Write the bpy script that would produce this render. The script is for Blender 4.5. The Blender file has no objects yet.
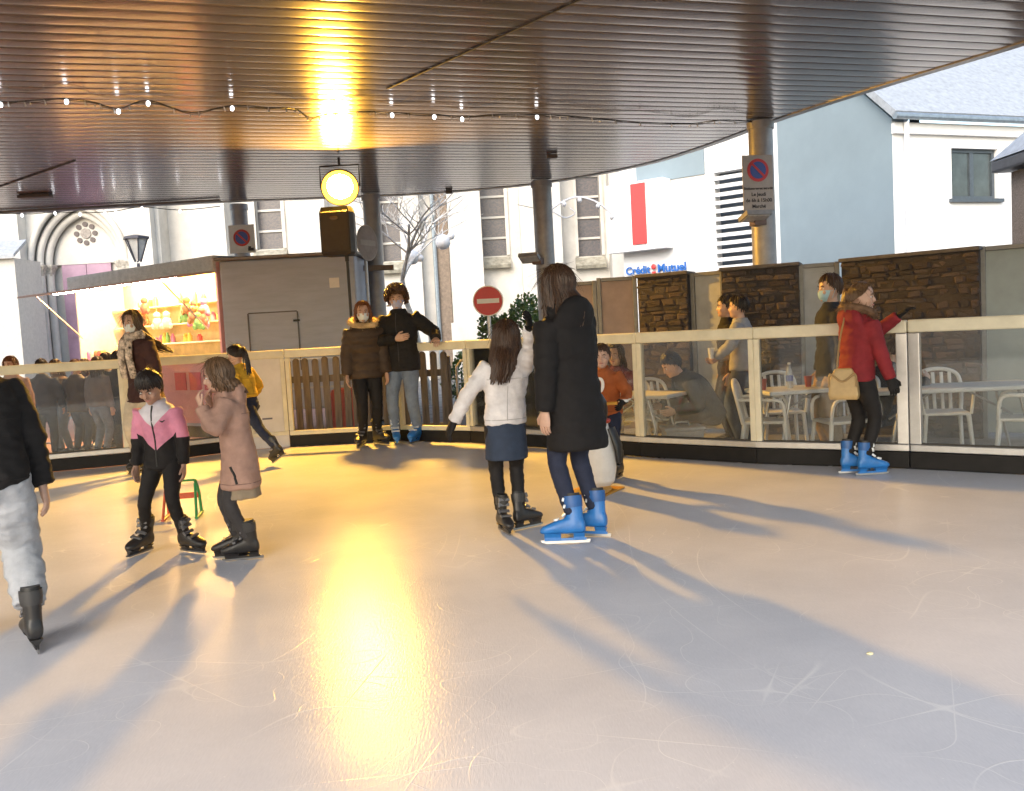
import bpy, bmesh, math, random
import numpy as np
from mathutils import Vector, noise as mnoise
random.seed(7); rng = np.random.default_rng(7)
SC = bpy.context.scene; COL = SC.collection; rad = math.radians

# ------------------------------------------------------------------ camera
FPX, CAMH, YHOR, ROLL = 900.0, 1.27, 330.0, 3.1
_p = math.atan((395.5 - YHOR) / FPX); _r = rad(ROLL)
c_f = np.array([0, math.cos(_p), -math.sin(_p)]); _u = np.array([0, math.sin(_p), math.cos(_p)]); _x = np.array([1., 0, 0])
c_r = _x * math.cos(_r) - _u * math.sin(_r); c_u = _u * math.cos(_r) + _x * math.sin(_r)
cam = bpy.data.cameras.new('camera'); camo = bpy.data.objects.new('camera', cam); COL.objects.link(camo)
cam.sensor_width = 36; cam.lens = FPX / 1024 * 36; cam.clip_start = 0.05; cam.clip_end = 900
from mathutils import Matrix
camo.matrix_world = Matrix(((c_r[0], c_u[0], -c_f[0], 0), (c_r[1], c_u[1], -c_f[1], 0), (c_r[2], c_u[2], -c_f[2], CAMH), (0, 0, 0, 1)))
SC.camera = camo
def ray(x, y): return c_f * FPX + c_r * (x - 512) + c_u * (395.5 - y)
def at_z(x, y, z=0.0):
    d = ray(x, y); return d * ((z - CAMH) / d[2]) + np.array([0, 0, CAMH])
def at_y(x, y, Y):
    d = ray(x, y); return d * (Y / d[1]) + np.array([0, 0, CAMH])

# ------------------------------------------------------------------ sky, sun, exposure
W = bpy.data.worlds.new('World'); SC.world = W; W.use_nodes = True
nt = W.node_tree; bg = nt.nodes['Background']
sky = nt.nodes.new('ShaderNodeTexSky'); sky.sky_type = 'NISHITA'; sky.sun_disc = False
SUN_EL, SUN_AZ = rad(32), rad(200)          # azimuth measured clockwise from +Y: behind the camera
sky.sun_elevation = SUN_EL; sky.sun_rotation = SUN_AZ; sky.air_density = 1.3; sky.dust_density = 2.2; sky.ozone_density = 1.0
nt.links.new(sky.outputs[0], bg.inputs[0]); bg.inputs[1].default_value = 0.15
sl = bpy.data.lights.new('sun', 'SUN'); sl.energy = 0.9; sl.angle = rad(45); sl.color = (1, .97, .94)
so = bpy.data.objects.new('sun', sl); COL.objects.link(so); so.location = (0, -20, 30)
sd = Vector((math.sin(SUN_AZ) * math.cos(SUN_EL), math.cos(SUN_AZ) * math.cos(SUN_EL), math.sin(SUN_EL)))
so.rotation_euler = sd.to_track_quat('Z', 'Y').to_euler()
SC.view_settings.view_transform = 'Standard'; SC.view_settings.look = 'None'
SC.view_settings.exposure = 1.3; SC.view_settings.gamma = 1; SC.view_settings.use_curve_mapping = False
SC.render.engine = 'CYCLES'
SC.cycles.max_bounces = 4; SC.cycles.transparent_max_bounces = 12; SC.cycles.caustics_reflective = False; SC.cycles.caustics_refractive = False
SC.cycles.use_adaptive_sampling = True; SC.cycles.adaptive_threshold = .02; SC.cycles.sample_clamp_indirect = 4

# ------------------------------------------------------------------ materials
MATS = {}
def mat(name, col, rough=.6, metal=0, var=.12, scale=12, bump=.0, bscale=60, spec=.5, emit=None, es=0, trans=0, stretch=None, sheen=0):
    if name in MATS: return MATS[name]
    m = bpy.data.materials.new(name); m.use_nodes = True; n = m.node_tree; b = n.nodes['Principled BSDF']
    b.inputs['Roughness'].default_value = rough; b.inputs['Metallic'].default_value = metal
    b.inputs['Specular IOR Level'].default_value = spec
    if sheen: b.inputs['Sheen Weight'].default_value = sheen
    if trans: b.inputs['Transmission Weight'].default_value = trans
    c = (*col, 1)
    tc = n.nodes.new('ShaderNodeTexCoord'); src = tc.outputs['Object']
    if stretch:
        mp = n.nodes.new('ShaderNodeMapping'); mp.inputs['Scale'].default_value = stretch; n.links.new(src, mp.inputs[0]); src = mp.outputs[0]
    if var:
        no = n.nodes.new('ShaderNodeTexNoise'); no.inputs['Scale'].default_value = scale; no.inputs['Detail'].default_value = 5
        no.inputs['Roughness'].default_value = .65
        n.links.new(src, no.inputs['Vector'])
        r = n.nodes.new('ShaderNodeValToRGB'); r.color_ramp.elements[0].position = .3; r.color_ramp.elements[1].position = .7
        r.color_ramp.elements[0].color = (*[max(0, x * (1 - var * 1.6)) for x in col], 1); r.color_ramp.elements[1].color = (*[min(1, x * (1 + var)) for x in col], 1)
        n.links.new(no.outputs['Fac'], r.inputs[0]); n.links.new(r.outputs[0], b.inputs['Base Color'])
    else: b.inputs['Base Color'].default_value = c
    if bump:
        n2 = n.nodes.new('ShaderNodeTexNoise'); n2.inputs['Scale'].default_value = bscale; n2.inputs['Detail'].default_value = 4
        n.links.new(src, n2.inputs['Vector'])
        bp = n.nodes.new('ShaderNodeBump'); bp.inputs['Strength'].default_value = bump; bp.inputs['Distance'].default_value = .02
        n.links.new(n2.outputs['Fac'], bp.inputs['Height']); n.links.new(bp.outputs[0], b.inputs['Normal'])
    if emit: b.inputs['Emission Color'].default_value = (*emit, 1); b.inputs['Emission Strength'].default_value = es
    MATS[name] = m; return m
def glass_mat(name, tint=(1, 1, 1), haze=.05, rough=.02, hz=(.75, .75, .72)):
    m = bpy.data.materials.new(name); m.use_nodes = True; n = m.node_tree; n.nodes.clear()
    o = n.nodes.new('ShaderNodeOutputMaterial'); t = n.nodes.new('ShaderNodeBsdfTransparent'); t.inputs[0].default_value = (*tint, 1)
    g = n.nodes.new('ShaderNodeBsdfGlossy'); g.inputs['Roughness'].default_value = rough
    d = n.nodes.new('ShaderNodeBsdfDiffuse'); d.inputs[0].default_value = (*hz, 1)
    fr = n.nodes.new('ShaderNodeFresnel'); fr.inputs[0].default_value = 1.45
    m1 = n.nodes.new('ShaderNodeMixShader'); m2 = n.nodes.new('ShaderNodeMixShader')
    tc = n.nodes.new('ShaderNodeTexCoord'); no = n.nodes.new('ShaderNodeTexNoise'); no.inputs['Scale'].default_value = 5; no.inputs['Detail'].default_value = 6
    ma = n.nodes.new('ShaderNodeMath'); ma.operation = 'MULTIPLY'; ma.inputs[1].default_value = haze * 2
    n.links.new(tc.outputs['Object'], no.inputs[0]); n.links.new(no.outputs[0], ma.inputs[0])
    n.links.new(ma.outputs[0], m1.inputs[0]); n.links.new(t.outputs[0], m1.inputs[1]); n.links.new(d.outputs[0], m1.inputs[2])
    n.links.new(fr.outputs[0], m2.inputs[0]); n.links.new(m1.outputs[0], m2.inputs[1]); n.links.new(g.outputs[0], m2.inputs[2])
    n.links.new(m2.outputs[0], o.inputs[0]); MATS[name] = m; return m
def emis(name, col, s):
    if name in MATS: return MATS[name]
    m = bpy.data.materials.new(name); m.use_nodes = True; n = m.node_tree; n.nodes.clear()
    o = n.nodes.new('ShaderNodeOutputMaterial'); e = n.nodes.new('ShaderNodeEmission'); e.inputs[0].default_value = (*col, 1); e.inputs[1].default_value = s
    n.links.new(e.outputs[0], o.inputs[0]); MATS[name] = m
    if s < 10: m.cycles.emission_sampling = 'NONE'
    return m

# ------------------------------------------------------------------ mesh builder
def nz(v):
    v = np.asarray(v, float); l = np.linalg.norm(v); return v / l if l > 1e-9 else v
class MB:
    def __init__(s): s.v = []; s.f = []; s.m = []; s.cur = 0
    def add(s, vs, fs):
        o = len(s.v); s.v.extend([tuple(map(float, p)) for p in vs]); s.f.extend([tuple(i + o for i in f) for f in fs]); s.m.extend([s.cur] * len(fs)); return s
    def loft(s, rings, cap=True, closed=True):
        n = len(rings[0]); vs = [p for r in rings for p in r]; fs = []
        for i in range(len(rings) - 1):
            for j in range(n if closed else n - 1):
                a = i * n + j; b = i * n + (j + 1) % n; fs.append((a, b, b + n, a + n))
        if cap and closed:
            fs.append(tuple(range(n))[::-1]); fs.append(tuple(range((len(rings) - 1) * n, len(rings) * n)))
        return s.add(vs, fs)
    def tube(s, pts, radii, n=8, ref=None, flat=1.0, cap=True):
        pts = np.asarray(pts, float); k = len(pts)
        if np.isscalar(radii): radii = [radii] * k
        rings = []; prev = None
        for i in range(k):
            t = nz(pts[min(i + 1, k - 1)] - pts[max(i - 1, 0)])
            if prev is None:
                rf = np.array(ref if ref is not None else ((0, 0, 1) if abs(t[2]) < .9 else (1, 0, 0)), float)
                a = nz(rf - t * np.dot(rf, t))
            else: a = nz(prev - t * np.dot(prev, t))
            prev = a; b = np.cross(t, a); r = radii[i]
            rx, ry = (r if not np.isscalar(r) else (r, r * flat))
            rings.append([pts[i] + a * rx * math.cos(q) + b * ry * math.sin(q) for q in np.linspace(0, 2 * math.pi, n, endpoint=False)])
        return s.loft(rings, cap)
    def box(s, c, d, rz=0, ax=None):
        hx, hy, hz = d[0] / 2, d[1] / 2, d[2] / 2; cs, sn = math.cos(rz), math.sin(rz); vs = []
        for z in (-hz, hz):
            for x, y in ((-hx, -hy), (hx, -hy), (hx, hy), (-hx, hy)):
                if ax is not None: vs.append(np.asarray(c) + ax[0] * x + ax[1] * y + ax[2] * z)
                else: vs.append((c[0] + x * cs - y * sn, c[1] + x * sn + y * cs, c[2] + z))
        return s.add(vs, [(3, 2, 1, 0), (4, 5, 6, 7), (0, 1, 5, 4), (1, 2, 6, 5), (2, 3, 7, 6), (3, 0, 4, 7)])
    def rbox(s, c, d, bev=.01, rz=0, seg=2):
        bm = bmesh.new(); bmesh.ops.create_cube(bm, size=1)
        for v in bm.verts: v.co = Vector((v.co.x * d[0], v.co.y * d[1], v.co.z * d[2]))
        bmesh.ops.bevel(bm, geom=bm.edges[:], offset=min(bev, min(d) * .45), segments=seg, affect='EDGES', profile=.5)
        bm.verts.index_update(); cs, sn = math.cos(rz), math.sin(rz)
        vs = [(c[0] + v.co.x * cs - v.co.y * sn, c[1] + v.co.x * sn + v.co.y * cs, c[2] + v.co.z) for v in bm.verts]
        fs = [tuple(v.index for v in f.verts) for f in bm.faces]; bm.free(); return s.add(vs, fs)
    def ell(s, c, r, ax=None, nu=12, nv=8):
        if ax is None: ax = np.eye(3)
        c = np.asarray(c, float); rings = []
        for i in range(nv + 1):
            th = math.pi * i / nv; th = min(max(th, .02), math.pi - .02)
            rings.append([c - ax[2] * r[2] * math.cos(th) + (ax[0] * r[0] * math.cos(q) + ax[1] * r[1] * math.sin(q)) * math.sin(th) for q in np.linspace(0, 2 * math.pi, nu, endpoint=False)])
        return s.loft(rings)
    def prism(s, poly, z0, z1):
        n = len(poly); vs = [(*p, z0) for p in poly] + [(*p, z1) for p in poly]
        return s.add(vs, [tuple(range(n))[::-1], tuple(range(n, 2 * n))] + [(i, (i + 1) % n, (i + 1) % n + n, i + n) for i in range(n)])
    def slab(s, poly3, n, t):
        "extrude planar 3-D polygon along n by t"
        n = np.asarray(n, float) * t; k = len(poly3); vs = [np.asarray(p, float) for p in poly3]; vs += [p + n for p in vs]
        return s.add(vs, [tuple(range(k))[::-1], tuple(range(k, 2 * k))] + [(i, (i + 1) % k, (i + 1) % k + k, i + k) for i in range(k)])
    def mesh(s, name, mats, smooth=None):
        me = bpy.data.meshes.new(name); me.from_pydata(s.v, [], s.f)
        bm = bmesh.new(); bm.from_mesh(me); bmesh.ops.recalc_face_normals(bm, faces=bm.faces); bm.to_mesh(me); bm.free()
        for m in (mats if isinstance(mats, (list, tuple)) else [mats]): me.materials.append(m)
        if any(s.m): me.polygons.foreach_set('material_index', s.m)
        if smooth is not None:
            me.polygons.foreach_set('use_smooth', [True] * len(me.polygons)); me.set_sharp_from_angle(angle=rad(smooth))
        me.update(); return me
    def remesh(s, name, mats, vox, it=4, classify=None, wrinkle=0, wscale=9, seed=0, cuts=None):
        me = s.mesh(name, mats); ob = bpy.data.objects.new('tmp', me); COL.objects.link(ob)
        md = ob.modifiers.new('r', 'REMESH'); md.mode = 'VOXEL'; md.voxel_size = vox
        if it: sm = ob.modifiers.new('s', 'SMOOTH'); sm.factor = .5; sm.iterations = it
        dg = bpy.context.evaluated_depsgraph_get(); out = bpy.data.meshes.new_from_object(ob.evaluated_get(dg)); out.name = name
        bpy.data.objects.remove(ob); bpy.data.meshes.remove(me)
        n = len(out.vertices)
        if wrinkle and n:
            co = np.empty(n * 3); out.vertices.foreach_get('co', co); co = co.reshape(-1, 3); no = np.empty(n * 3); out.vertices.foreach_get('normal', no); no = no.reshape(-1, 3)
            o = Vector((seed * 3.1, seed * 1.7, seed * .9)); dd = np.empty(n)
            for i in range(n):
                p = co[i]; q = Vector((p[0] * wscale, p[1] * wscale, p[2] * wscale * 1.7)) + o
                a = mnoise.noise(q); dd[i] = (1 - 2 * abs(a)) * .6 + mnoise.noise(q * 2.6) * .4
            co += no * (dd * wrinkle)[:, None]; out.vertices.foreach_set('co', co.ravel())
        if cuts:
            bm = bmesh.new(); bm.from_mesh(out)
            for c_, n_ in cuts: bmesh.ops.bisect_plane(bm, geom=bm.verts[:] + bm.edges[:] + bm.faces[:], plane_co=c_, plane_no=n_, dist=1e-5)
            bm.to_mesh(out); bm.free()
        out.materials.clear()
        for m in (mats if isinstance(mats, (list, tuple)) else [mats]): out.materials.append(m)
        k = len(out.polygons); out.polygons.foreach_set('use_smooth', [True] * k)
        if classify:
            ce = np.empty(k * 3); out.polygons.foreach_get('center', ce); ce = ce.reshape(-1, 3)
            out.polygons.foreach_set('material_index', [int(classify(c)) for c in ce])
        else: out.polygons.foreach_set('material_index', [0] * k)
        out.update(); return out
def link(name, me, parent=None, loc=None, rz=None):
    o = bpy.data.objects.new(name, me); COL.objects.link(o)
    if parent: o.parent = parent
    if loc is not None: o.location = loc
    if rz is not None: o.rotation_euler = (0, 0, rz)
    return o
def tag(o, label=None, cat=None, group=None, kind=None):
    if label: o['label'] = label
    if cat: o['category'] = cat
    if group: o['group'] = group
    if kind: o['kind'] = kind
    return o
def thing(name, label, cat, loc=(0, 0, 0), rz=0, group=None):
    o = link(name, None, None, loc, rz); o.empty_display_size = .1; return tag(o, label, cat, group)
def copy_tree(o, parent=None):
    c = o.copy(); COL.objects.link(c); c.parent = parent
    for ch in [x for x in list(o.children)]: copy_tree(ch, c)
    return c
def text_mesh(s, size, mt, ext=.002, bold=0.0, align='CENTER'):
    cu = bpy.data.curves.new('t', 'FONT'); cu.body = s; cu.size = size; cu.extrude = ext; cu.align_x = align; cu.align_y = 'CENTER'; cu.offset = bold
    ob = bpy.data.objects.new('t', cu); COL.objects.link(ob); dg = bpy.context.evaluated_depsgraph_get()
    me = bpy.data.meshes.new_from_object(ob.evaluated_get(dg)); bpy.data.objects.remove(ob); bpy.data.curves.remove(cu)
    me.materials.clear(); me.materials.append(mt); return me
def frame_of(vx, vy):
    "matrix whose local x -> vx, y -> vy"
    x = nz(vx); z = nz(np.cross(x, vy)); y = np.cross(z, x); return Matrix(((x[0], y[0], z[0]), (x[1], y[1], z[1]), (x[2], y[2], z[2])))
def catmull(P, sub=6, closed=False):
    P = [np.asarray(p, float) for p in P]; n = len(P); out = []
    for i in range(n if closed else n - 1):
        g = (lambda k: P[k % n]) if closed else (lambda k: P[min(max(k, 0), n - 1)])
        a, b, c, d = g(i - 1), g(i), g(i + 1), g(i + 2)
        for t in np.linspace(0, 1, sub, endpoint=False):
            out.append(.5 * (2 * b + (c - a) * t + (2 * a - 5 * b + 4 * c - d) * t * t + (3 * b - a - 3 * c + d) * t ** 3))
    if not closed: out.append(P[-1])
    return out
def G(x, y): return -.2 - .015 * min(max(-x - 1, 0), 4)      # paving level outside the rink
# ------------------------------------------------------------------ ground and ice
def ground_sheet(name, x0, x1, y0, y1, nx, ny, dz, mt):
    b = MB(); xs = np.linspace(x0, x1, nx); ys = np.linspace(y0, y1, ny)
    vs = [(x, y, G(x, y) + dz) for y in ys for x in xs]
    fs = [(j * nx + i, j * nx + i + 1, (j + 1) * nx + i + 1, (j + 1) * nx + i) for j in range(ny - 1) for i in range(nx - 1)]
    b.add(vs, fs); return tag(link(name, b.mesh(name, mt)), kind='structure')
xs_ = None
asph = mat('asphalt', (.20, .195, .19), .85, var=.25, scale=3, bump=.5, bscale=180)
b = MB(); gx = [-300, -60, -25, -12, -5, -4, -3, -2, -1, 0, 3, 8, 20, 60, 300]; gy = [-60, -10, 0, 10, 16, 22, 40, 90, 400]
b.add([(x, y, G(x, y)) for y in gy for x in gx], [(j * len(gx) + i, j * len(gx) + i + 1, (j + 1) * len(gx) + i + 1, (j + 1) * len(gx) + i) for j in range(len(gy) - 1) for i in range(len(gx) - 1)])
tag(link('ground', b.mesh('ground', asph)), kind='structure')
def paving_mat():
    m = mat('red_paving', (.36, .17, .12), .8, var=.2, scale=6, bump=.3, bscale=90); n = m.node_tree
    br = n.nodes.new('ShaderNodeTexBrick'); br.inputs['Scale'].default_value = 4; br.inputs['Color1'].default_value = (.33, .15, .11, 1); br.inputs['Color2'].default_value = (.42, .21, .15, 1); br.inputs['Mortar'].default_value = (.22, .16, .13, 1)
    br.inputs['Mortar Size'].default_value = .015
    tc = n.nodes.new('ShaderNodeTexCoord'); n.links.new(tc.outputs['Object'], br.inputs[0]); n.links.new(br.outputs[0], n.nodes['Principled BSDF'].inputs['Base Color']); return m
b = MB(); gx2 = [-11, -8, -5, -4, -3, -2.4]
b.add([(x, y, G(x, y) + .005) for y in (9, 12, 15, 21) for x in gx2], [(j * 6 + i, j * 6 + i + 1, (j + 1) * 6 + i + 1, (j + 1) * 6 + i) for j in range(3) for i in range(5)])
tag(link('pavement', b.mesh('pavement', paving_mat())), kind='structure')

RV = [(-8.6, 7.4), (-7.8, 8.3), (-6.7, 9.0), (-5.51, 9.55), (-4.29, 9.97), (-3.16, 10.76), (-2.72, 10.86), (-1.39, 10.86), (-.51, 10.29), (.36, 9.42), (1.18, 8.49), (2.08, 7.72), (3.12, 7.07), (4.06, 6.3), (4.95, 5.5), (5.8, 4.7)]
def ice_mat():
    m = bpy.data.materials.new('ice'); m.use_nodes = True; n = m.node_tree; b = n.nodes['Principled BSDF']
    tc = n.nodes.new('ShaderNodeTexCoord'); O = tc.outputs['Object']
    def noise(sc, det=4, rg=.6, dist=0, mp=None):
        k = n.nodes.new('ShaderNodeTexNoise'); k.inputs['Scale'].default_value = sc; k.inputs['Detail'].default_value = det; k.inputs['Roughness'].default_value = rg; k.inputs['Distortion'].default_value = dist
        if mp:
            q = n.nodes.new('ShaderNodeMapping'); q.inputs['Rotation'].default_value = (0, 0, mp[0]); q.inputs['Scale'].default_value = mp[1]; q.inputs['Location'].default_value = mp[2]
            n.links.new(O, q.inputs[0]); n.links.new(q.outputs[0], k.inputs['Vector'])
        else: n.links.new(O, k.inputs['Vector'])
        return k.outputs['Fac']
    def math_(op, a, bb=None, cl=False):
        k = n.nodes.new('ShaderNodeMath'); k.operation = op; k.use_clamp = cl
        for i, q in enumerate((a, bb)):
            if q is None: continue
            if isinstance(q, (int, float)): k.inputs[i].default_value = q
            else: n.links.new(q, k.inputs[i])
        return k.outputs[0]
    def line(sc, w, mp, det=0.0):   # thin contour lines of a soft noise: curved skate cuts
        f = noise(sc, det, .5, 0, mp); a = math_('ABSOLUTE', math_('SUBTRACT', f, .5)); return math_('SUBTRACT', 1.0, math_('DIVIDE', a, w), True)
    L = None; mk = [math_('MULTIPLY', math_('SUBTRACT', noise(1.1 + .5 * i, 1, .5, 0, (i, (1, 1, 1), (i * 5., 9, 0))), .47), 6.0, True) for i in range(2)]
    for i, (sc, w) in enumerate(((.45, .0011), (.8, .0018), (.6, .0014), (1.1, .0022), (.35, .0009), (2.6, .005), (3.4, .006), (1.7, .003))):
        l = math_('MULTIPLY', line(sc, w, (i * 1.13 + .3, (1, .4 + .12 * i, 1), (i * 7.3, i * 3.1, 0))), mk[i % 2]); L = l if L is None else math_('MAXIMUM', L, l)
    fleck = math_('MULTIPLY', math_('SUBTRACT', noise(70, 2, .5), .70), 9.0, True); L = math_('MAXIMUM', math_('MULTIPLY', L, .7), fleck)
    fine = noise(150, 2, .6, 0, (.5, (1, .2, 1), (0, 0, 0))); fine2 = noise(120, 2, .6, 0, (-.8, (1, .15, 1), (3, 0, 0))); big = noise(.7, 5, .6)
    r = n.nodes.new('ShaderNodeValToRGB'); r.color_ramp.elements[0].color = (.50, .525, .60, 1); r.color_ramp.elements[1].color = (.645, .665, .735, 1); r.color_ramp.elements[0].position = .35; r.color_ramp.elements[1].position = .65
    n.links.new(math_('ADD', math_('MULTIPLY', big, .8), math_('MULTIPLY', fine, .2)), r.inputs[0])
    mx = n.nodes.new('ShaderNodeMix'); mx.data_type = 'RGBA'; n.links.new(math_('MULTIPLY', L, .5), mx.inputs[0]); n.links.new(r.outputs[0], mx.inputs[6]); mx.inputs[7].default_value = (.92, .93, .94, 1)
    n.links.new(mx.outputs[2], b.inputs['Base Color'])
    n.links.new(math_('ADD', math_('MULTIPLY', big, .12), math_('ADD', math_('MULTIPLY', fine, .06), .14)), b.inputs['Roughness'])
    bp = n.nodes.new('ShaderNodeBump'); bp.inputs['Strength'].default_value = .2; bp.inputs['Distance'].default_value = .01
    n.links.new(math_('ADD', math_('MULTIPLY', math_('ADD', fine, fine2), .25), math_('MULTIPLY', L, .35)), bp.inputs['Height']); n.links.new(bp.outputs[0], b.inputs['Normal'])
    b.inputs['Specular IOR Level'].default_value = .05; b.inputs['IOR'].default_value = 1.31
    return m
b = MB(); ip = [(x, y) for x, y in RV] + [(5.8, -4), (-8.6, -4)]; b.prism(ip, -.06, 0)
tag(link('ice', b.mesh('ice', ice_mat())), kind='structure')
b = MB(); cx, cy = -1.4, 4; b.prism([(cx + (x - cx) * .995, cy + (y - cy) * .995) for x, y in ip], -.6, -.062)
tag(link('rink_base', b.mesh('rink_base', mat('rink_base', (.2, .2, .2), .8))), kind='structure')

# ------------------------------------------------------------------ canopy
CH = 3.8
edge = [(-16, 16.0), (-11, 16.0), (-8.81, 16.03), (-7.07, 16.08), (-4.74, 16.1), (-3.04, 16.3), (-1.27, 16.4), (.69, 15.95), (2.2, 14.75), (2.98, 13.45), (3.62, 11.85), (4.45, 10.25), (5.18, 9.0), (6.3, 6.8), (7.2, 4), (7.5, 1), (7.0, -1.5)]
edge = [tuple(p) for p in catmull(edge, 4)]
cpoly = edge + [(-16, -1.5)]  # unseen rear edge, cut short so that daylight reaches the ice
can = thing('canopy', 'large flat market canopy with brown metal slatted underside over the ice', 'canopy', (0, 0, 0))
slat_m = mat('canopy_slat', (.20, .17, .16), .19, .5, var=.1, scale=2.5, bump=.05, bscale=8, stretch=(.3, 2, 1))
dark_m = mat('canopy_dark', (.05, .045, .04), .8)
th = math.atan(.30); su = np.array([math.cos(th), math.sin(th)]); sv = np.array([-math.sin(th), math.cos(th)])
cp = np.array(cpoly); cu_ = cp @ su; cv_ = cp @ sv
PITCH = .2; k = 0
v0 = math.floor(cv_.min() / PITCH) * PITCH
while v0 < cv_.max():
    vm = v0 + PITCH / 2; xs = []
    for i in range(len(cp)):
        j = (i + 1) % len(cp); a, c = cv_[i], cv_[j]
        if (a - vm) * (c - vm) < 0: t = (vm - a) / (c - a); xs.append(cu_[i] + (cu_[j] - cu_[i]) * t)
    xs.sort()
    for q in range(0, len(xs) - 1, 2):
        u0, u1 = xs[q] + .02, xs[q + 1] - .03
        if u1 - u0 < .2: continue
        b = MB(); rings = []
        for uu in (u0, u1):
            ring = []
            for w, z in ((0, .005), (.005, .001), (.012, 0), (.05, -.001), (.1, -.0014), (.15, -.001), (.188, 0), (.195, .001), (.2, .005)):
                p = su * uu + sv * (v0 + w); ring.append((p[0], p[1], CH + z))
            rings.append(ring)
        b.loft(rings, cap=False, closed=False)
        link('ceiling_slat', b.mesh('ceiling_slat', slat_m, smooth=35), can)
    v0 += PITCH
b = MB(); b.prism(cpoly, CH + .024, CH + .5); link('roof_deck', b.mesh('roof_deck', dark_m), can)
fasc = mat('canopy_fascia', (.32, .30, .29), .4, .6)
b = MB(); rings = []
for i, p in enumerate(edge):
    t = nz(np.array(edge[min(i + 1, len(edge) - 1)]) - np.array(edge[max(i - 1, 0)])); o = np.array([-t[1], t[0]]); p = np.array(p)
    rings.append([(*(p - o * .03), CH - .012), (*(p + o * .09), CH - .012), (*(p + o * .09), CH + .56), (*(p - o * .03), CH + .56)])
b.loft(rings); link('fascia', b.mesh('fascia', fasc), can)
b = MB(); b.box((-10.3, 15.75, CH - .028), (10.9, .05, .035)); link('edge_beam', b.mesh('edge_beam', mat('beam', (.16, .14, .13), .5, .5)), can)
def strip(p, q, w, h, z): # thin joint cover on the ceiling
    p, q = np.array(p), np.array(q); d = q - p; bb = MB(); bb.box(((p[0] + q[0]) / 2, (p[1] + q[1]) / 2, z), (np.linalg.norm(d), w, h), math.atan2(d[1], d[0])); return bb
a, c = at_z(577, 0, CH), at_z(387, 88, CH)
link('joint_strip', strip(a[:2] - (c - a)[:2] * .5, c[:2], .018, .008, CH - .009).mesh('joint_strip', dark_m), can)
a, c = at_z(75, 160, CH), at_z(0, 186, CH)
link('joint_strip', strip(a[:2], c[:2], .03, .008, CH - .009).mesh('joint_strip', dark_m), can)
for (x, y, w, l) in ((552, 154, .16, .1), (35, 194, .5, .16), (449, 190, .12, .12)):
    p = at_z(x, y, CH); b = MB(); b.rbox((p[0], p[1], CH - .035), (w, l, .055), .012); 
    tag(link('ceiling_fitting', b.mesh('ceiling_fitting', mat('fitting', (.1, .08, .07), .5))), {552: 'small dark ceiling fitting left of the column by the bank sign', 35: 'long dark ceiling fitting near the left canopy edge', 449: 'tiny dark box at the canopy edge above the bare tree'}[x], 'ceiling fitting', 'fittings under the canopy')
col_m = mat('column_paint', (.34, .33, .34), .45, .3, var=.15, scale=4, bump=.1, bscale=30)
def column(x, y, r, label):
    t = thing('canopy_column', label, 'column', (x, y, G(x, y)), 0, 'round columns carrying the canopy'); h = CH - .02 - G(x, y)
    b = MB(); b.tube([(0, 0, .0), (0, 0, h)], r, 28); link('shaft', b.mesh('shaft', col_m, 40), t)
    b = MB(); b.tube([(0, 0, h - .1), (0, 0, h - .004)], r + .018, 28); link('collar', b.mesh('collar', col_m, 40), t)
    b = MB(); b.tube([(0, 0, .002), (0, 0, .03)], r + .06, 28); link('base_plate', b.mesh('base_plate', dark_m, 40), t)
COLS = dict(r=(3.40, 11.87), m=(.70, 15.64), l=(-2.30, 16.1), f=(-4.72, 16.4))
column(*COLS['r'], .155, 'grey round column behind the stone wall carrying the no-parking notice')
column(*COLS['m'], .165, 'grey round column behind the woman in the long black coat')
column(*COLS['l'], .15, 'grey round column behind the couple beside the loudspeaker')
column(*COLS['f'], .14, 'grey round column behind the grey trailer with square sign')

# ------------------------------------------------------------------ rink boards
cream = mat('board_frame', (.66, .63, .50), .45, var=.08, scale=5, bump=.05, bscale=40)
alu = mat('aluminium', (.52, .52, .53), .38, .7, var=.08)
kick = mat('kick_plate', (.012, .011, .011), .6, var=.2, spec=.25)
pane = glass_mat('rink_glass', (.95, .96, .95), .032, .03)
opaq = mat('white_board', (.62, .60, .60), .4, var=.08, scale=3)
names = ['rink barrier panel with glass beyond the left edge, third past the frame', 'rink barrier panel with glass just beyond the left edge', 'rink barrier panel with glass at the far left behind the teenager', 'rink barrier panel with glass in front of the stall queue', 'rink barrier panel with glass behind the masked woman and yellow girl', 'solid white rink barrier panel left of the picket fence', 'open rink barrier rail in front of the picket fence behind the couple', 'short open rink barrier rail right of the couple beside the white jacket girl', 'rink barrier panel with glass between the white jacket girl and black coat', 'rink barrier panel with glass behind the boy with the penguin', 'rink barrier panel with glass in front of the man in grey sweater', 'rink barrier panel with glass behind the girl in the red coat', 'rink barrier panel with glass in front of the white table at right', 'rightmost rink barrier panel with glass', 'rink barrier panel with glass past the right edge, last of the run']
RR = 1.18
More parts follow.
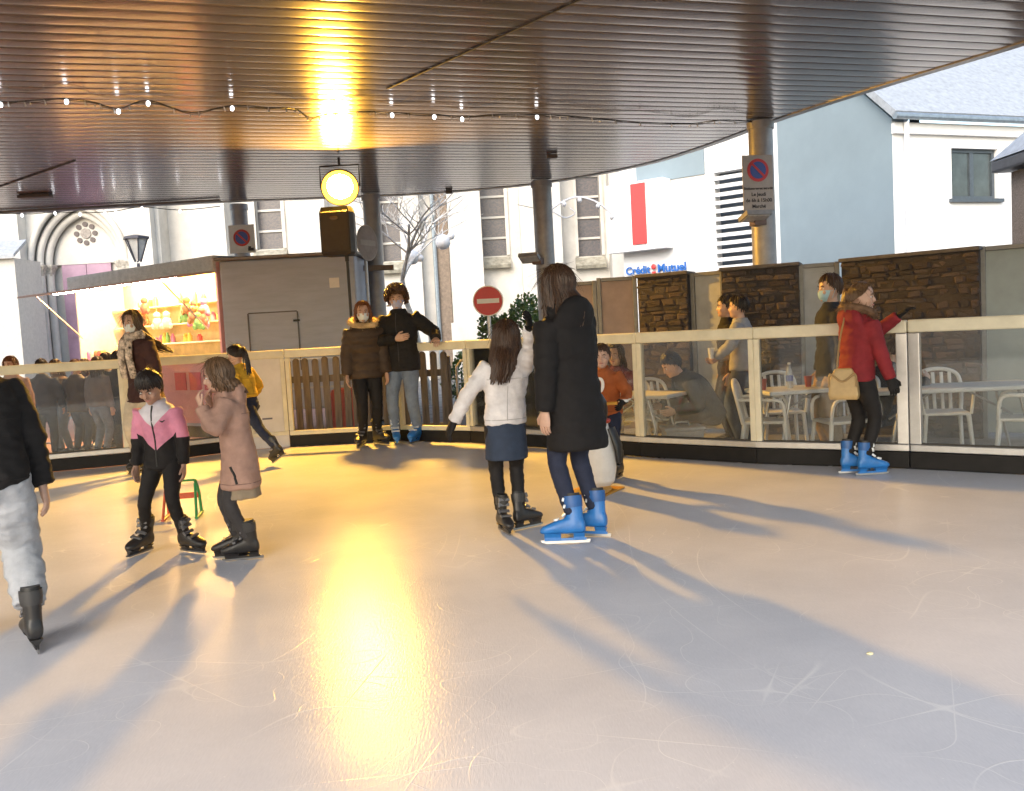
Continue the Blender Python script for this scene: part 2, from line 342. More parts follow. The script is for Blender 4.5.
for i in range(0, 15):
    p = np.array(RV[i]); q = np.array(RV[i + 1]); L = np.linalg.norm(q - p); a = math.atan2(*(q - p)[::-1])
    t = thing('rink_panel', names[i], 'rink barrier', (p[0], p[1], 0), a, 'barrier panels round the rink')
    kind = 'solid' if i == 5 else 'open' if i in (6, 7) else 'glass'
    e = .004
    def pt(nm, c, d, m, bv=.006): b = MB(); b.rbox(c, d, bv); return link(nm, b.mesh(nm, m), t)
    if kind == 'solid': pt('kick_plate', (L / 2, .04, .075), (L - e, .06, .146), opaq)
    else: pt('kick_plate', (L / 2, .04, .068), (L - e, .06, .13), kick)
    pt('bottom_rail', (L / 2, .045, .165), (L - e, .05, .055), alu if kind == 'glass' else cream)
    pt('top_rail', (L / 2, .045, RR - .05), (L - e, .075, .1), cream, .012)
    for s, xx in ((0, .026), (1, L - .026)):
        wide = (i == 11 and s) or (i == 12 and not s); m = alu if wide else cream; w = .085 if wide else .05
        xx = w / 2 + .002 if not s else L - w / 2 - .002
        pt('post', (xx, .045, (.195 + RR - .102) / 2), (w, .06, RR - .102 - .195), m)
    if kind == 'glass':
        pt('glass_pane', (L / 2, .05, (.195 + RR - .1) / 2), (L - .11, .008, RR - .1 - .19), pane, .002)
        pt('gasket', (L / 2, .045, .2), (L - .12, .02, .012), dark_m, .002); 
    if kind == 'solid':
        pt('board', (L / 2, .05, (.195 + RR - .1) / 2), (L - .105, .02, RR - .1 - .19), opaq, .004)
        pt('maker_plate', (L / 2 - .02, .036, .36), (.12, .006, .02), mat('plate_dark', (.12, .12, .18), .4), .001)
# wooden picket fence behind the open rails
wood = mat('picket_wood', (.13, .115, .11), .8, var=.3, scale=6, bump=.3, bscale=30, stretch=(4, 4, .5))
p0, p1 = np.array((-2.88, 11.45)), np.array((-.80, 11.3)); L = np.linalg.norm(p1 - p0); a = math.atan2(*(p1 - p0)[::-1])
pf = thing('picket_fence', 'brown wooden picket fence with rounded tops behind the couple', 'fence', (p0[0], p0[1], G(-2, 11)), a); gz = G(-2, 11)
pk = MB(); 
prof = [(-.042, 0), (.042, 0), (.042, 1.18)] + [(.042 * math.cos(q), 1.18 + .042 * math.sin(q)) for q in np.linspace(.3, math.pi - .3, 5)] + [(-.042, 1.18)]
pk.slab([(x, -.012, z) for x, z in prof], (0, 1, 0), .022); pkm = pk.mesh('picket', wood)
npk = 17
for i in range(npk):
    o = link('picket', pkm, pf, (.05 + i * (L - .1) / (npk - 1) + random.uniform(-.008, .008), 0, .05 + random.uniform(-.015, .015))); o.rotation_euler = (0, random.uniform(-.012, .012), 0)
for z in (.32, 1.0):
    b = MB(); b.rbox((L / 2, .03, z), (L, .03, .085), .005); link('fence_rail', b.mesh('fence_rail', wood), pf)
for x in (.0, L * .5, L):
    b = MB(); b.rbox((x, .085, .6), (.07, .07, 1.2), .008); link('fence_post', b.mesh('fence_post', wood), pf)

# ------------------------------------------------------------------ stone wall and grey gates behind the tables
WP = [(.72, 12.1), (1.71, 11.9), (2.3, 11.57), (2.68, 11.3), (3.53, 10.93), (3.98, 10.78), (5.1, 9.77), (6.1, 9.1), (7.6, 8.2)]
WZ = 1.9
stone_ms = [mat('schist%d' % i, c, .85, var=.25, scale=14, bump=.5, bscale=40) for i, c in enumerate([(.068, .052, .05), (.095, .072, .066), (.052, .045, .048), (.12, .09, .08), (.082, .07, .073)])]
smesh = []
for i in range(10):
    b = MB(); b.rbox((0, 0, 0), (1, 1, 1), .16, seg=1); me = b.mesh('stone', stone_ms[i % 5])
    for v in me.vertices: v.co += Vector((random.uniform(-.1, .1), random.uniform(-.14, .14), random.uniform(-.12, .12)))
    smesh.append(me)
mort = mat('mortar', (.06, .05, .046), .95, var=.2, bump=.4)
cop = mat('coping', (.12, .11, .11), .8, var=.2)
def stone_wall(p, q, label):
    p, q = np.array(p), np.array(q); L = np.linalg.norm(q - p); a = math.atan2(*(q - p)[::-1]); g = G(*p); Hh = WZ - g
    t = thing('stone_wall', label, 'wall', (p[0], p[1], g), a, 'rubble stone piers behind the terrace')
    b = MB(); b.box((L / 2, .17, Hh / 2 - .02), (L - .004, .26, Hh - .04)); link('core', b.mesh('core', mort), t)
    z = .02
    while z < Hh - .09:
        h = random.uniform(.045, .1); x = random.uniform(.0, .02)
        while x < L:
            w = random.uniform(.08, .25); w = min(w, L - x)
            if w > .05:
                o = link('stone', random.choice(smesh), t, (x + w / 2, .072 + random.uniform(-.012, .012), z + h / 2)); o.scale = (w - .012, .09, h - .01); o.rotation_euler = (0, random.uniform(-.07, .07), random.uniform(-.03, .03)); o.location.z += random.uniform(-.008, .008)
            x += w
        z += h
    b = MB(); b.rbox((L / 2, .17, Hh - .02), (L + .04, .36, .045), .012); link('coping', b.mesh('coping', cop), t)
def gate(p, q, label, m, low=0):
    p, q = np.array(p), np.array(q); L = np.linalg.norm(q - p); a = math.atan2(*(q - p)[::-1]); g = G(*p); Hh = WZ - g - low
    t = thing('metal_gate', label, 'gate', (p[0], p[1], g), a, 'plain gates between the stone piers')
    b = MB(); b.rbox((L / 2, .16, Hh / 2 + .02), (L - .06, .03, Hh - .08), .004); link('panel', b.mesh('panel', m), t)
    for x in (.03, L - .03): b = MB(); b.rbox((x, .14, Hh / 2), (.055, .07, Hh - .002), .006); link('gate_post', b.mesh('gate_post', gfr), t)
    b = MB(); b.rbox((L / 2, .14, Hh - .03), (L - .118, .06, .05), .006); link('top_bar', b.mesh('top_bar', gfr), t)
gfr = mat('gate_frame', (.20, .20, .20), .5, .3); gpan = mat('gate_panel', (.40, .41, .43), .55, var=.12, scale=3, bump=.06); gpink = mat('gate_pink', (.42, .31, .27), .65, var=.12, scale=3); gblue = mat('gate_green', (.31, .35, .35), .5, var=.1, scale=2)
mid = tuple((np.array(WP[0]) * .53 + np.array(WP[1]) * .47))
gate(WP[0], mid, 'pinkish panel gate left of the two at the bushes', gpink, .03); gate(mid, WP[1], 'pinkish panel gate next to the leftmost stone pier', gpink)
stone_wall(WP[1], WP[2], 'narrow brown stone pier below the blue bank lettering')
gate(WP[2], WP[3], 'narrow grey gate left of the man in grey sweater', gpan, .02)
stone_wall(WP[3], WP[4], 'brown stone pier in front of the column with the notice')
gate(WP[4], WP[5], 'grey gate behind the masked man in navy', gpan, .02)
stone_wall(WP[5], WP[6], 'wide brown stone pier behind the girl in the red coat')
gate(WP[6], WP[7], 'wide grey green gate at the right edge', gblue)
stone_wall(WP[7], WP[8], 'brown stone pier beyond the right edge')

# ------------------------------------------------------------------ vertical plane helper for far facades
class VP:
    def __init__(s, p, q): s.p = np.array([p[0], p[1]]); s.d = nz(np.array([q[0], q[1]]) - s.p); s.n = np.array([-s.d[1], s.d[0]])   # n points away from camera
    def hit(s, x, y):
        r = ray(x, y); k = np.dot(s.p, s.n) / np.dot(r[:2], s.n); P = r * k; return np.dot(P[:2] - s.p, s.d), P[2] + CAMH
    def w(s, u, z, o=0): q = s.p + s.d * u + s.n * o; return np.array([q[0], q[1], z])
    def ax(s): return (np.array([*s.d, 0]), np.array([*s.n, 0]), np.array([0, 0, 1.]))
    def box(s, b, u0, u1, z0, z1, o0, o1): return b.box(s.w((u0 + u1) / 2, (z0 + z1) / 2, (o0 + o1) / 2), (u1 - u0, o1 - o0, z1 - z0), ax=s.ax())
white_r = mat('white_render', (.80, .80, .80), .8, var=.07, scale=.5, bump=.1, bscale=60)
blue_r = mat('bluegrey_render', (.235, .30, .345), .8, var=.05, scale=.8, bump=.1, bscale=60)
# bank
q0, q1 = at_y(616, 187, 24), at_y(672, 178, 23); bp = VP(q0[:2], q1[:2]); gz = -.2
u0, u1 = bp.hit(622, 220)[0], bp.hit(800, 200)[0]
bank = thing('bank_building', 'white bank building with red striped sign box and blue lettering', 'building', tuple(bp.w(u0, gz, .1)))
def inv(o, par): # keep world coordinates although parented
    o.matrix_parent_inverse = Matrix.Translation(-Vector(par.location)) if par.type == 'EMPTY' else Matrix.Identity(4); return o
def bpart(nm, b, m, par=bank, top=None, sm=None): o = link(nm, b.mesh(nm, m, sm), par); return inv(o, par)
lu0, lz1 = bp.hit(714, 175); lu1, lz0 = bp.hit(762, 268); 
b = MB(); bp.box(b, u0, lu0, gz, 9, 0, 5); bp.box(b, lu1, u1, gz, 9, 0, 5); bp.box(b, lu0, lu1, gz, lz0 - .3, 0, 5); bp.box(b, lu0, lu1, lz1 + .05, 9, 0, 5); bp.box(b, lu0, lu1, lz0 - .3, lz1 + .05, .5, 5); bpart('wall', b, white_r)
b = MB(); bp.box(b, lu0, lu1, lz0 - .25, lz1 + .04, .3, .34); bpart('dark_backing', b, mat('louver_back', (.05, .07, .1), .3))
nl = 13
for i in range(nl):
    z = lz0 - .2 + (lz1 - lz0 + .2) * (i + .5) / nl; b = MB(); bp.box(b, lu0, lu1, z - .045, z + .045, -.03, .06); bpart('louver_slat', b, white_r)
gu0 = bp.hit(637, 180)[0]; gu1, gz0 = bp.hit(705, 174)
b = MB(); bp.box(b, gu0, gu1, gz0, 8, -.04, .2); bpart('upper_cladding', b, blue_r)
su0, sz1 = bp.hit(614, 188); su1, sz0 = bp.hit(674, 250)
sgn = MB(); bp.box(sgn, su0, su1, sz0 + .05, sz1, -.45, -.05); sb = bpart('sign_box', sgn, mat('sign_white', (.82, .83, .84), .35, var=.02))
ru0 = bp.hit(641, 220)[0]; ru1 = bp.hit(655, 220)[0]
b = MB(); bp.box(b, ru0, ru1, sz0 + .2, sz1 - .06, -.49, -.452); bpart('red_stripe', b, mat('sign_red', (.62, .06, .06), .4, var=.05))
tm = mat('sign_blue', (.02, .14, .5), .4, var=0)
tu0, tz = bp.hit(627, 270); tu1, tz2 = bp.hit(687, 267)
for wd, x0_, x1_ in (('Crédit', 627, 651), ('Mutuel', 659, 687)):
    tu0, tz = bp.hit(x0_, 270); tu1 = bp.hit(x1_, 267)[0]; me = text_mesh(wd, .62, tm, .03, .012); o = link('lettering', me, bank); vx = [v.co.x for v in me.vertices]; sc = (tu1 - tu0) / (max(vx) - min(vx))
    for v in me.vertices: v.co = v.co * sc
    mw = frame_of(bp.ax()[0], (0, 0, 1)).to_4x4(); mw.translation = Vector(bp.w((tu0 + tu1) / 2, bp.hit(655, 270)[1] + .02, -.06)); o.matrix_basis = mw; o.matrix_parent_inverse = Matrix.Translation(-Vector(bank.location))
b = MB(); um, zm = bp.hit(655, 266); b.ell(bp.w(um, zm - .02, -.08), (.07, .04, .07), bp.ax()); bp.box(b, um - .045, um + .045, zm - .4, zm - .14, -.1, -.04); bpart('red_emblem', b, MATS['sign_red'])
# house with gable
d1 = np.array([.936, .352]); hc = at_y(893, 180, 18)[:2]; gp = VP(hc, hc + np.array([.352, -.936])); hw = VP(hc, hc + d1)
zr = gp.hit(893, 118)[1]; ur, zr2 = gp.hit(862, 93); slope = (zr2 - zr) / (-ur)
house = thing('gable_house', 'blue grey and white rendered house with slate roof behind the wall', 'house', (hc[0], hc[1], gz))
b = MB(); s1 = 4.2; b.slab([gp.w(0, gz), gp.w(0, zr), gp.w(-s1, zr + s1 * slope), gp.w(-s1 * 2, zr), gp.w(-s1 * 2, gz)], np.array([*gp.n, 0]), .3); bpart('gable_wall', b, blue_r, house)
eu = hw.hit(1040, 200)[0] + 3
wu0, wz1 = hw.hit(951, 148); wu1, wz0 = hw.hit(998, 199)
b = MB(); hw.box(b, .3, wu0, gz, zr - .06, -.004, .3); hw.box(b, wu1, eu, gz, zr - .06, -.004, .3); hw.box(b, wu0, wu1, gz, wz0, -.004, .3); hw.box(b, wu0, wu1, wz1, zr - .06, -.004, .3); hw.box(b, 0.002, .3, gz, zr - .06, -.004, -.002); bpart('front_wall', b, white_r, house)
wfr = mat('window_frame', (.09, .11, .13), .4, .2); wgl = mat('window_glass', (.06, .075, .08), .06, var=.3, scale=2, spec=.8)
wf = MB()
for (a0, a1, c0, c1) in ((wu0, wu1, wz0, wz0 + .07), (wu0, wu1, wz1 - .07, wz1), (wu0, wu0 + .07, wz0 + .072, wz1 - .072), (wu1 - .07, wu1, wz0 + .072, wz1 - .072), ((wu0 + wu1) / 2 - .05, (wu0 + wu1) / 2 + .05, wz0 + .072, wz1 - .072)): hw.box(wf, a0, a1, c0, c1, .08, .16)
win = bpart('window', wf, wfr, house)
um = (wu0 + wu1) / 2
for a0, a1 in ((wu0 + .07, um - .05), (um + .05, wu1 - .07)):
    b = MB(); hw.box(b, a0, a1, wz0 + .07, wz1 - .07, .115, .13); o = link('pane', b.mesh('pane', wgl), win)
b = MB(); hw.box(b, wu0 - .08, wu1 + .08, wz0 - .07, wz0, -.09, .09); o = link('sill', b.mesh('sill', wfr), win)
slate = mat('slate_roof', (.36, .39, .43), .6, var=.15, scale=9, bump=.2, bscale=20)
up3 = nz(np.array([*(hw.n), 0]) * 1.0 + np.array([0, 0, slope])); e0, e1 = hw.w(-.15, zr - .02, -.18), hw.w(eu, zr - .02, -.18); Lr = s1 * math.sqrt(1 + slope * slope) + .25
rn = np.cross(np.array([*d1, 0]), up3)
b = MB(); b.slab([e0, e1, e1 + up3 * Lr, e0 + up3 * Lr], rn, .14); rf = bpart('roof', b, slate, house)
k2 = nz(np.array([*hw.n, 0]) - np.array([0, 0, slope])); r0_, r1_ = e0 + up3 * Lr, e1 + up3 * Lr
b = MB(); b.slab([r0_, r1_, r1_ + k2 * Lr, r0_ + k2 * Lr], (0, 0, 1), .14); bpart('roof', b, slate, house)
pg_ = [e0 + rn * .07, e1 + rn * .07]
b = MB(); b.tube([e0 + np.array([0, 0, .02]) - np.array([*hw.n, 0]) * .06, e1 + np.array([0, 0, .02]) - np.array([*hw.n, 0]) * .06], .07, 10); bpart('gutter', b, mat('zinc', (.30, .36, .42), .4, .5), house)
b = MB(); hw.box(b, -.02, eu, zr - .3, zr - .1, -.1, -.006); bpart('eaves_board', b, white_r, house)
b = MB(); pu = hw.hit(902, 200)[0]; b.tube([hw.w(pu, zr - .1, -.16), hw.w(pu, gz, -.16)], .05, 8); bpart('downpipe', b, white_r, house)
pv = at_y(914, 103, 19.3); b = MB(); b.tube([pv - np.array([0, 0, .5]), pv], .1, 10); b.tube([pv, pv + np.array([0, 0, .06])], .17, 10); bpart('roof_vent', b, mat('vent_dark', (.08, .08, .09), .6), house)
# pebbledash gate pier with slate cap, far right
pp = at_y(1022, 200, 12.5); pier = thing('gate_pier', 'pebbledash gate pier with slate cap at the right edge', 'pier', (pp[0] + .33, pp[1], G(5, 12)))
b = MB(); b.rbox((0, 0, 1.65), (.62, .62, 3.3), .02); link('shaft', b.mesh('shaft', mat('pebbledash', (.30, .26, .23), .95, var=.35, scale=70, bump=.8, bscale=120)), pier)
b = MB(); b.rbox((0, 0, 3.4), (.98, .98, .17), .03); link('eave', b.mesh('eave', mat('slate_dark', (.07, .08, .10), .5)), pier)
b = MB(); b.loft([[(x * .5, y * .5, 3.49) for x, y in ((-1, -1), (1, -1), (1, 1), (-1, 1))], [(x * .06, y * .06, 3.95) for x, y in ((-1, -1), (1, -1), (1, 1), (-1, 1))]]); link('cap', b.mesh('cap', slate), pier)

# ------------------------------------------------------------------ church
lime = mat('limestone', (.62, .60, .56), .85, var=.1, scale=1.5, bump=.25, bscale=25)
moss = mat('mossy_sill', (.36, .34, .28), .9, var=.3, scale=5, bump=.4)
lead = bpy.data.materials.new('leaded_glass'); lead.use_nodes = True; n = lead.node_tree; pb = n.nodes['Principled BSDF']; pb.inputs['Roughness'].default_value = .35
br = n.nodes.new('ShaderNodeTexBrick'); br.inputs['Scale'].default_value = 9; br.inputs['Color1'].default_value = (.10, .10, .12, 1); br.inputs['Color2'].default_value = (.17, .15, .15, 1); br.inputs['Mortar'].default_value = (.03, .03, .03, 1); br.inputs['Row Height'].default_value = .3
tc = n.nodes.new('ShaderNodeTexCoord'); mp = n.nodes.new('ShaderNodeMapping'); mp.inputs['Rotation'].default_value = (rad(90), 0, 0); n.links.new(tc.outputs['Object'], mp.inputs[0]); n.links.new(mp.outputs[0], br.inputs[0]); n.links.new(br.outputs[0], pb.inputs['Base Color'])
cw = VP((-30, 30), (30, 30)); g0 = -.4; CT = 13
church = thing('church', 'pale limestone church with tall leaded windows and carved portal', 'church', (-10, 30, g0))
def cpart(nm, b, m, sm=None, par=None):
    return inv(link(nm, b.mesh(nm, m, sm), par or church), par or church)
wins = [(258, 284, 250), (383, 402, 262), (483, 507, 257), (579, 602, 257)]
xs = cw.hit(-260, 250)[0]; wall = MB()
for x0, x1, yb in wins:
    a0, zb = cw.hit(x0, yb); a1 = cw.hit(x1, yb)[0]
    cw.box(wall, xs, a0, g0, CT, 0, .9); cw.box(wall, a0, a1, g0, zb, 0, .9); cw.box(wall, a0, a1, 9.5, CT, 0, .9); xs = a1
    gl = MB(); cw.box(gl, a0, a1, zb, 9.5, .3, .34); wo = cpart('window', gl, lead)
    z = zb + .62
    while z < 9.3:
        bb = MB(); cw.box(bb, a0, a1, z - .035, z + .035, .24, .299); cpart('bar', bb, lime, par=wo); z += .68
    bb = MB(); bb.slab([cw.w(a0 - .12, zb - .4, -.28), cw.w(a0 - .12, zb - .3, -.32), cw.w(a0 - .12, zb + .02, .05), cw.w(a0 - .12, zb - .4, .05)], (1, 0, 0), a1 - a0 + .24); cpart('sill', bb, moss, par=wo)
    for e_ in (a0 - .11, a1):
        bb = MB(); cw.box(bb, e_, e_ + .11, zb + .02, 9.5, -.07, .05); cpart('jamb', bb, lime, par=wo)
eu = cw.hit(634, 220)[0]; cw.box(wall, xs, eu, g0, CT, 0, .9); cpart('wall', wall, lime)
for x0, x1, dp, topy in ((198, 232, .7, 0), (300, 330, .7, 0), (404, 421, .5, 0), (450, 482, .9, 0), (520, 560, .9, 0), (608, 630, .8, 0)):
    a0 = cw.hit(x0, 230)[0]; a1 = cw.hit(x1, 230)[0]; b = MB(); cw.box(b, a0, a1, g0, CT, -dp, -.002); cw.box(b, a0 - .08, a1 + .08, g0, 1.6, -dp - .1, -.002); cpart('buttress', b, lime)
a0 = cw.hit(437, 250)[0]; a1 = cw.hit(449, 250)[0]; b = MB(); cw.box(b, a0, a1, g0, CT, -.12, -.003); cpart('dark_strip', b, mat('recess_brown', (.24, .19, .15), .85, var=.2))  # recess drawn as a projecting strip, darker and browner than the wall
b = MB(); b.tube([cw.w(a0 - .06, CT, -.2), cw.w(a0 - .06, g0, -.2)], .07, 8); cpart('downpipe', b, MATS['zinc'])
# portal
def arch(cx, z0, hw_, rise, n=14):
    R = (hw_ ** 2 + rise ** 2) / (2 * hw_); out = []; a1 = math.asin(min(1, rise / R)) if rise < R else math.pi / 2
    for i in range(n + 1): q = a1 * i / n; out.append((cx - hw_ + R - R * math.cos(q), z0 + R * math.sin(q)))
    return out + [(2 * cx - x, z) for x, z in out[::-1][1:]]
pcx, pz0 = cw.hit(90, 264)
sc_ = 30 / 900.
por = MB(); po0 = cw.hit(16, 250)[0]; po1 = cw.hit(170, 250)[0]; pd = -.75
op = arch(pcx, pz0, 46 * sc_, 62 * sc_)
outer = [(po0, g0), (po0, CT)]; 
pl = [(pcx - 46 * sc_, g0)] + op + [(pcx + 46 * sc_, g0)]
# front of the porch as a band of quads round the opening
ringo = []
for (x, z) in pl:
    if z <= g0 + .01: ringo.append((po0 if x < pcx else po1, g0))
    else:
        ang = math.atan2(z - pz0, x - pcx); 
        t = min((po1 - pcx) / max(abs(math.cos(ang)), 1e-6) if math.cos(ang) >= 0 else (pcx - po0) / max(abs(math.cos(ang)), 1e-6), 6 / max(abs(math.sin(ang)), 1e-6)); ringo.append((pcx + t * math.cos(ang), max(g0, pz0 + t * math.sin(ang))))
por.add([cw.w(x, z, pd) for x, z in pl] + [cw.w(x, z, pd) for x, z in ringo] + [cw.w(x, z, -.003) for x, z in pl] + [cw.w(x, z, -.003) for x, z in ringo],
        sum([[(i, i + 1, i + 1 + len(pl), i + len(pl)), (i, i + 1, i + 1 + 2 * len(pl), i + 2 * len(pl)), (i + len(pl), i + 1 + len(pl), i + 1 + 3 * len(pl), i + 3 * len(pl))] for i in range(len(pl) - 1)], []))
cpart('porch', por, lime)
for k_, (f, off, r) in enumerate(((46, pd - .02, .10), (41, pd + .22, .12), (36, pd + .45, .13))):
    pa = arch(pcx, pz0, f * sc_, f * 1.35 * sc_); b = MB(); b.tube([cw.w(x, z, off) for x, z in pa], r, 8, ref=(0, 1, 0)); cpart('arch_moulding', b, lime, 50)
    for sgx in (-1, 1):
        x = pcx + sgx * f * sc_; b = MB(); b.tube([cw.w(x, g0, off), cw.w(x, pz0 - .3, off)], r, 10); cs = cpart('colonnette', b, lime, 50)
        b = MB(); b.loft([[cw.w(x + sx * q, z, off + sy * q) for sx, sy in ((-1, -1), (1, -1), (1, 1), (-1, 1))] for q, z in ((.11, pz0 - .36), (.13, pz0 - .2), (.2, pz0 - .06), (.2, pz0))]); cpart('capital', b, mat('carved_stone', (.5, .47, .42), .9, var=.3, scale=14, bump=.8, bscale=30))
ty = MB(); tp = arch(pcx, pz0, 33 * sc_, 46 * sc_); ty.slab([cw.w(x, z, -.14) for x, z in tp], (0, 1, 0), .1); cpart('tympanum', ty, lime)
rcx, rcz = cw.hit(88, 234); dk = mat('rose_dark', (.12, .10, .10), .6)
b = MB(); b.slab([cw.w(rcx + .17 * math.cos(q), rcz + .17 * math.sin(q), -.18) for q in np.linspace(0, 6.283, 16, endpoint=False)], (0, 1, 0), .03); cpart('rose_centre', b, mat('rose_stone', (.35, .32, .3), .9, var=.3, scale=20))
for i in range(8):
    q0_ = i * math.pi / 4; b = MB(); b.slab([cw.w(rcx + .30 * math.cos(q0_) + .085 * math.cos(q), rcz + .30 * math.sin(q0_) + .085 * math.sin(q), -.18) for q in np.linspace(0, 6.283, 10, endpoint=False)], (0, 1, 0), .035); cpart('rose_lobe', b, dk)
dx0, dz1 = cw.hit(63, 262); dx1 = cw.hit(112, 262)[0]; pur = mat('mauve_door', (.42, .27, .36), .6, var=.1, scale=3)
for k_, (e0_, e1_) in enumerate(((dx0, (dx0 + dx1) / 2 - .01), ((dx0 + dx1) / 2 + .01, dx1))):
    b = MB(); cw.box(b, e0_, e1_, g0, dz1, -.12, -.03); dd = cpart('door', b, pur)
    for zz in (1.0, 2.3):
        b = MB(); cw.box(b, e0_ + .1, e1_ - .1, zz - .5, zz + .5, -.15, -.121); cpart('door_panel', b, pur, par=dd)
b = MB(); cw.box(b, cw.hit(14, 250)[0], cw.hit(40, 250)[0], g0, CT, pd - .5, pd - .004); cpart('pilaster', b, lime)
b = MB(); cw.box(b, cw.hit(142, 250)[0], cw.hit(166, 250)[0], g0, CT, pd - .4, pd - .004); cpart('pilaster', b, lime)
# low side house, far left
lh = thing('side_house', 'pale low side house with slate band left of the church portal', 'house', (-17.6, 27, g0))
q = VP((-30, 27), (30, 27)); a0 = q.hit(-140, 250)[0]; a1, zt = q.hit(14, 258)
b = MB(); q.box(b, a0, a1, g0, zt, 0, 1.5); o = link('wall', b.mesh('wall', mat('grey_render', (.55, .53, .5), .85, var=.08)), lh); o.matrix_parent_inverse = Matrix.Translation(-Vector(lh.location))
b = MB(); b.slab([q.w(a0, zt, -.2), q.w(a1 + .1, zt, -.2), q.w(a1 + .1, zt + .5, .6), q.w(a0, zt + .5, .6)], (0, 0, 1), .1); o = link('roof', b.mesh('roof', slate), lh); o.matrix_parent_inverse = Matrix.Translation(-Vector(lh.location))
# ------------------------------------------------------------------ floodlight and loudspeaker on a stand
LP = at_y(340, 187, 12.6); SPX, SPY = at_y(350, 300, 12.6)[0], 12.6
blk = mat('black_plastic', (.014, .014, .014), .55, var=.1); stl = mat('steel', (.3, .3, .31), .4, .8); wht = mat('white_plastic', (.70, .69, .67), .4, var=.05, scale=8)
gz = G(SPX, SPY)
st = thing('speaker_stand', 'thin tripod pole behind the picket fence carrying the loudspeaker', 'stand', (SPX, SPY, gz))
b = MB(); b.tube([(0, 0, .1), (0, 0, 2.45 - gz)], .02, 10); link('pole', b.mesh('pole', blk, 40), st)
for k in range(3):
    q = k * 2.094 + .5; b = MB(); b.tube([(.02 * math.cos(q), .02 * math.sin(q), .75), (.5 * math.cos(q), .5 * math.sin(q), .012)], .013, 8); link('leg', b.mesh('leg', blk, 40), st)
b = MB(); b.tube([(0, 0, .7), (0, 0, .8)], .035, 10); link('collar', b.mesh('collar', blk, 40), st)
sp = thing('loudspeaker', 'black box loudspeaker below the glowing yellow floodlight', 'loudspeaker', (SPX - .09, SPY, 2.42), rad(-8))
prof = [(-.2, .15), (.2, .15), (.235, -.05), (.21, -.17), (-.21, -.17), (-.235, -.05)]
b = MB(); b.loft([[(x * s, y * s, z) for x, y in prof] for z, s in ((0, .9), (.04, 1), (.58, 1), (.66, .88))]); link('cabinet', b.mesh('cabinet', blk), sp)
b = MB(); b.loft([[(x, -.172, .05), (x, -.182, .06), (x, -.182, .58), (x, -.172, .6)] for x in (-.19, .19)]); link('grille', b.mesh('grille', mat('grille', (.035, .03, .025), .6, bump=.4, bscale=300)), sp)
b = MB(); b.ell((0, -.186, .5), (.06, .012, .035)); link('badge', b.mesh('badge', mat('badge', (.10, .07, .04), .4)), sp)
b = MB(); b.tube([(.09, 0, -.08), (.09, 0, .0)], .028, 10); link('pole_socket', b.mesh('pole_socket', blk), sp)
fl = thing('floodlight', 'glowing yellow floodlight above the loudspeaker under the canopy', 'floodlight', (LP[0], LP[1], LP[2]), 0)
tilt = rad(30); fwd = nz(np.array([.12, -math.cos(tilt), -math.sin(tilt)])); rt = nz(np.cross(fwd, (0, 0, 1))); upv = np.cross(rt, fwd)
ax = (rt, fwd, upv)
b = MB(); b.tube([-fwd * .16, -fwd * .1, -fwd * .02], [.1, .2, .25], 24); link('housing', b.mesh('housing', blk, 40), fl)
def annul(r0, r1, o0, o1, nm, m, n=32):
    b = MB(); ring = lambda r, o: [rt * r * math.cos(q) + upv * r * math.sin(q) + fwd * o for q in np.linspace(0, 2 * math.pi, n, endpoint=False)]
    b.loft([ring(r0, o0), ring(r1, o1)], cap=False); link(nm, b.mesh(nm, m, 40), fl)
annul(.175, .245, -.012, .03, 'reflector_glow', emis('flood_reflector_glow', (1, .42, .03), 4)); annul(.247, .262, .03, .032, 'rim', blk); annul(.262, .252, .032, -.03, 'rim', blk)  # orange glow round the lens is put into the reflector ring as emission
b = MB(); b.slab([rt * .175 * math.cos(q) + upv * .175 * math.sin(q) - fwd * .014 for q in np.linspace(0, 2 * math.pi, 28, endpoint=False)], fwd, .003); link('lens', b.mesh('lens', emis('flood_lens', (1, .50, .055), 1550)), fl)
b = MB(); b.tube([(-.27, .02, 0), (-.27, .04, .3), (.27, .04, .3), (.27, .02, 0)], .012, 6); b.tube([(0, .04, .3), (0, .04, CH - .03 - LP[2])], .018, 8); link('bracket', b.mesh('bracket', blk), fl)

# ------------------------------------------------------------------ string lights
pts = [(-60, 96), (0, 99), (30, 101), (66, 96), (95, 103), (118, 106), (148, 101), (190, 110), (232, 106), (268, 105), (295, 109), (310, 115), (335, 113), (370, 109), (392, 113), (434, 112), (462, 117), (500, 112), (537, 115), (560, 113), (600, 119), (640, 120), (690, 124), (720, 118), (752, 122)]
P3 = [at_z(x, y, CH - .05) for x, y in pts]
for i, p in enumerate(P3): p[2] = CH - .035 - (.03 if i % 2 else 0.0) - .01
cable = catmull(P3, 5)
sg = thing('string_lights', 'dark cable of tiny white bulbs strung across the slatted ceiling', 'string lights', tuple(P3[10]))
def keep(nm, b, m, par, sm=None): return inv(link(nm, b.mesh(nm, m, sm), par), par)
b = MB(); b.tube(cable, .006, 5); b.tube([p + np.array([0, .02 * math.sin(i * 1.3), -.012 + .006 * math.sin(i)]) for i, p in enumerate(cable)], .004, 4); keep('cable', b, blk, sg)
bulb_on = emis('bulb_on', (.95, .97, 1), 4); bulb_off = mat('bulb_off', (.5, .5, .5), .2)
lit = {(0, 99), (66, 96), (118, 106), (148, 101), (232, 106), (392, 113), (434, 112), (462, 117), (537, 115)}
for (x, y), p in zip(pts, P3):
    on = (x, y) in lit; b = MB(); r = .02 if on else .010; b.ell(p + np.array([0, 0, -.03]), (r, r, r * 1.3), None, 8, 6); keep('bulb', b, bulb_on if on else bulb_off, sg)
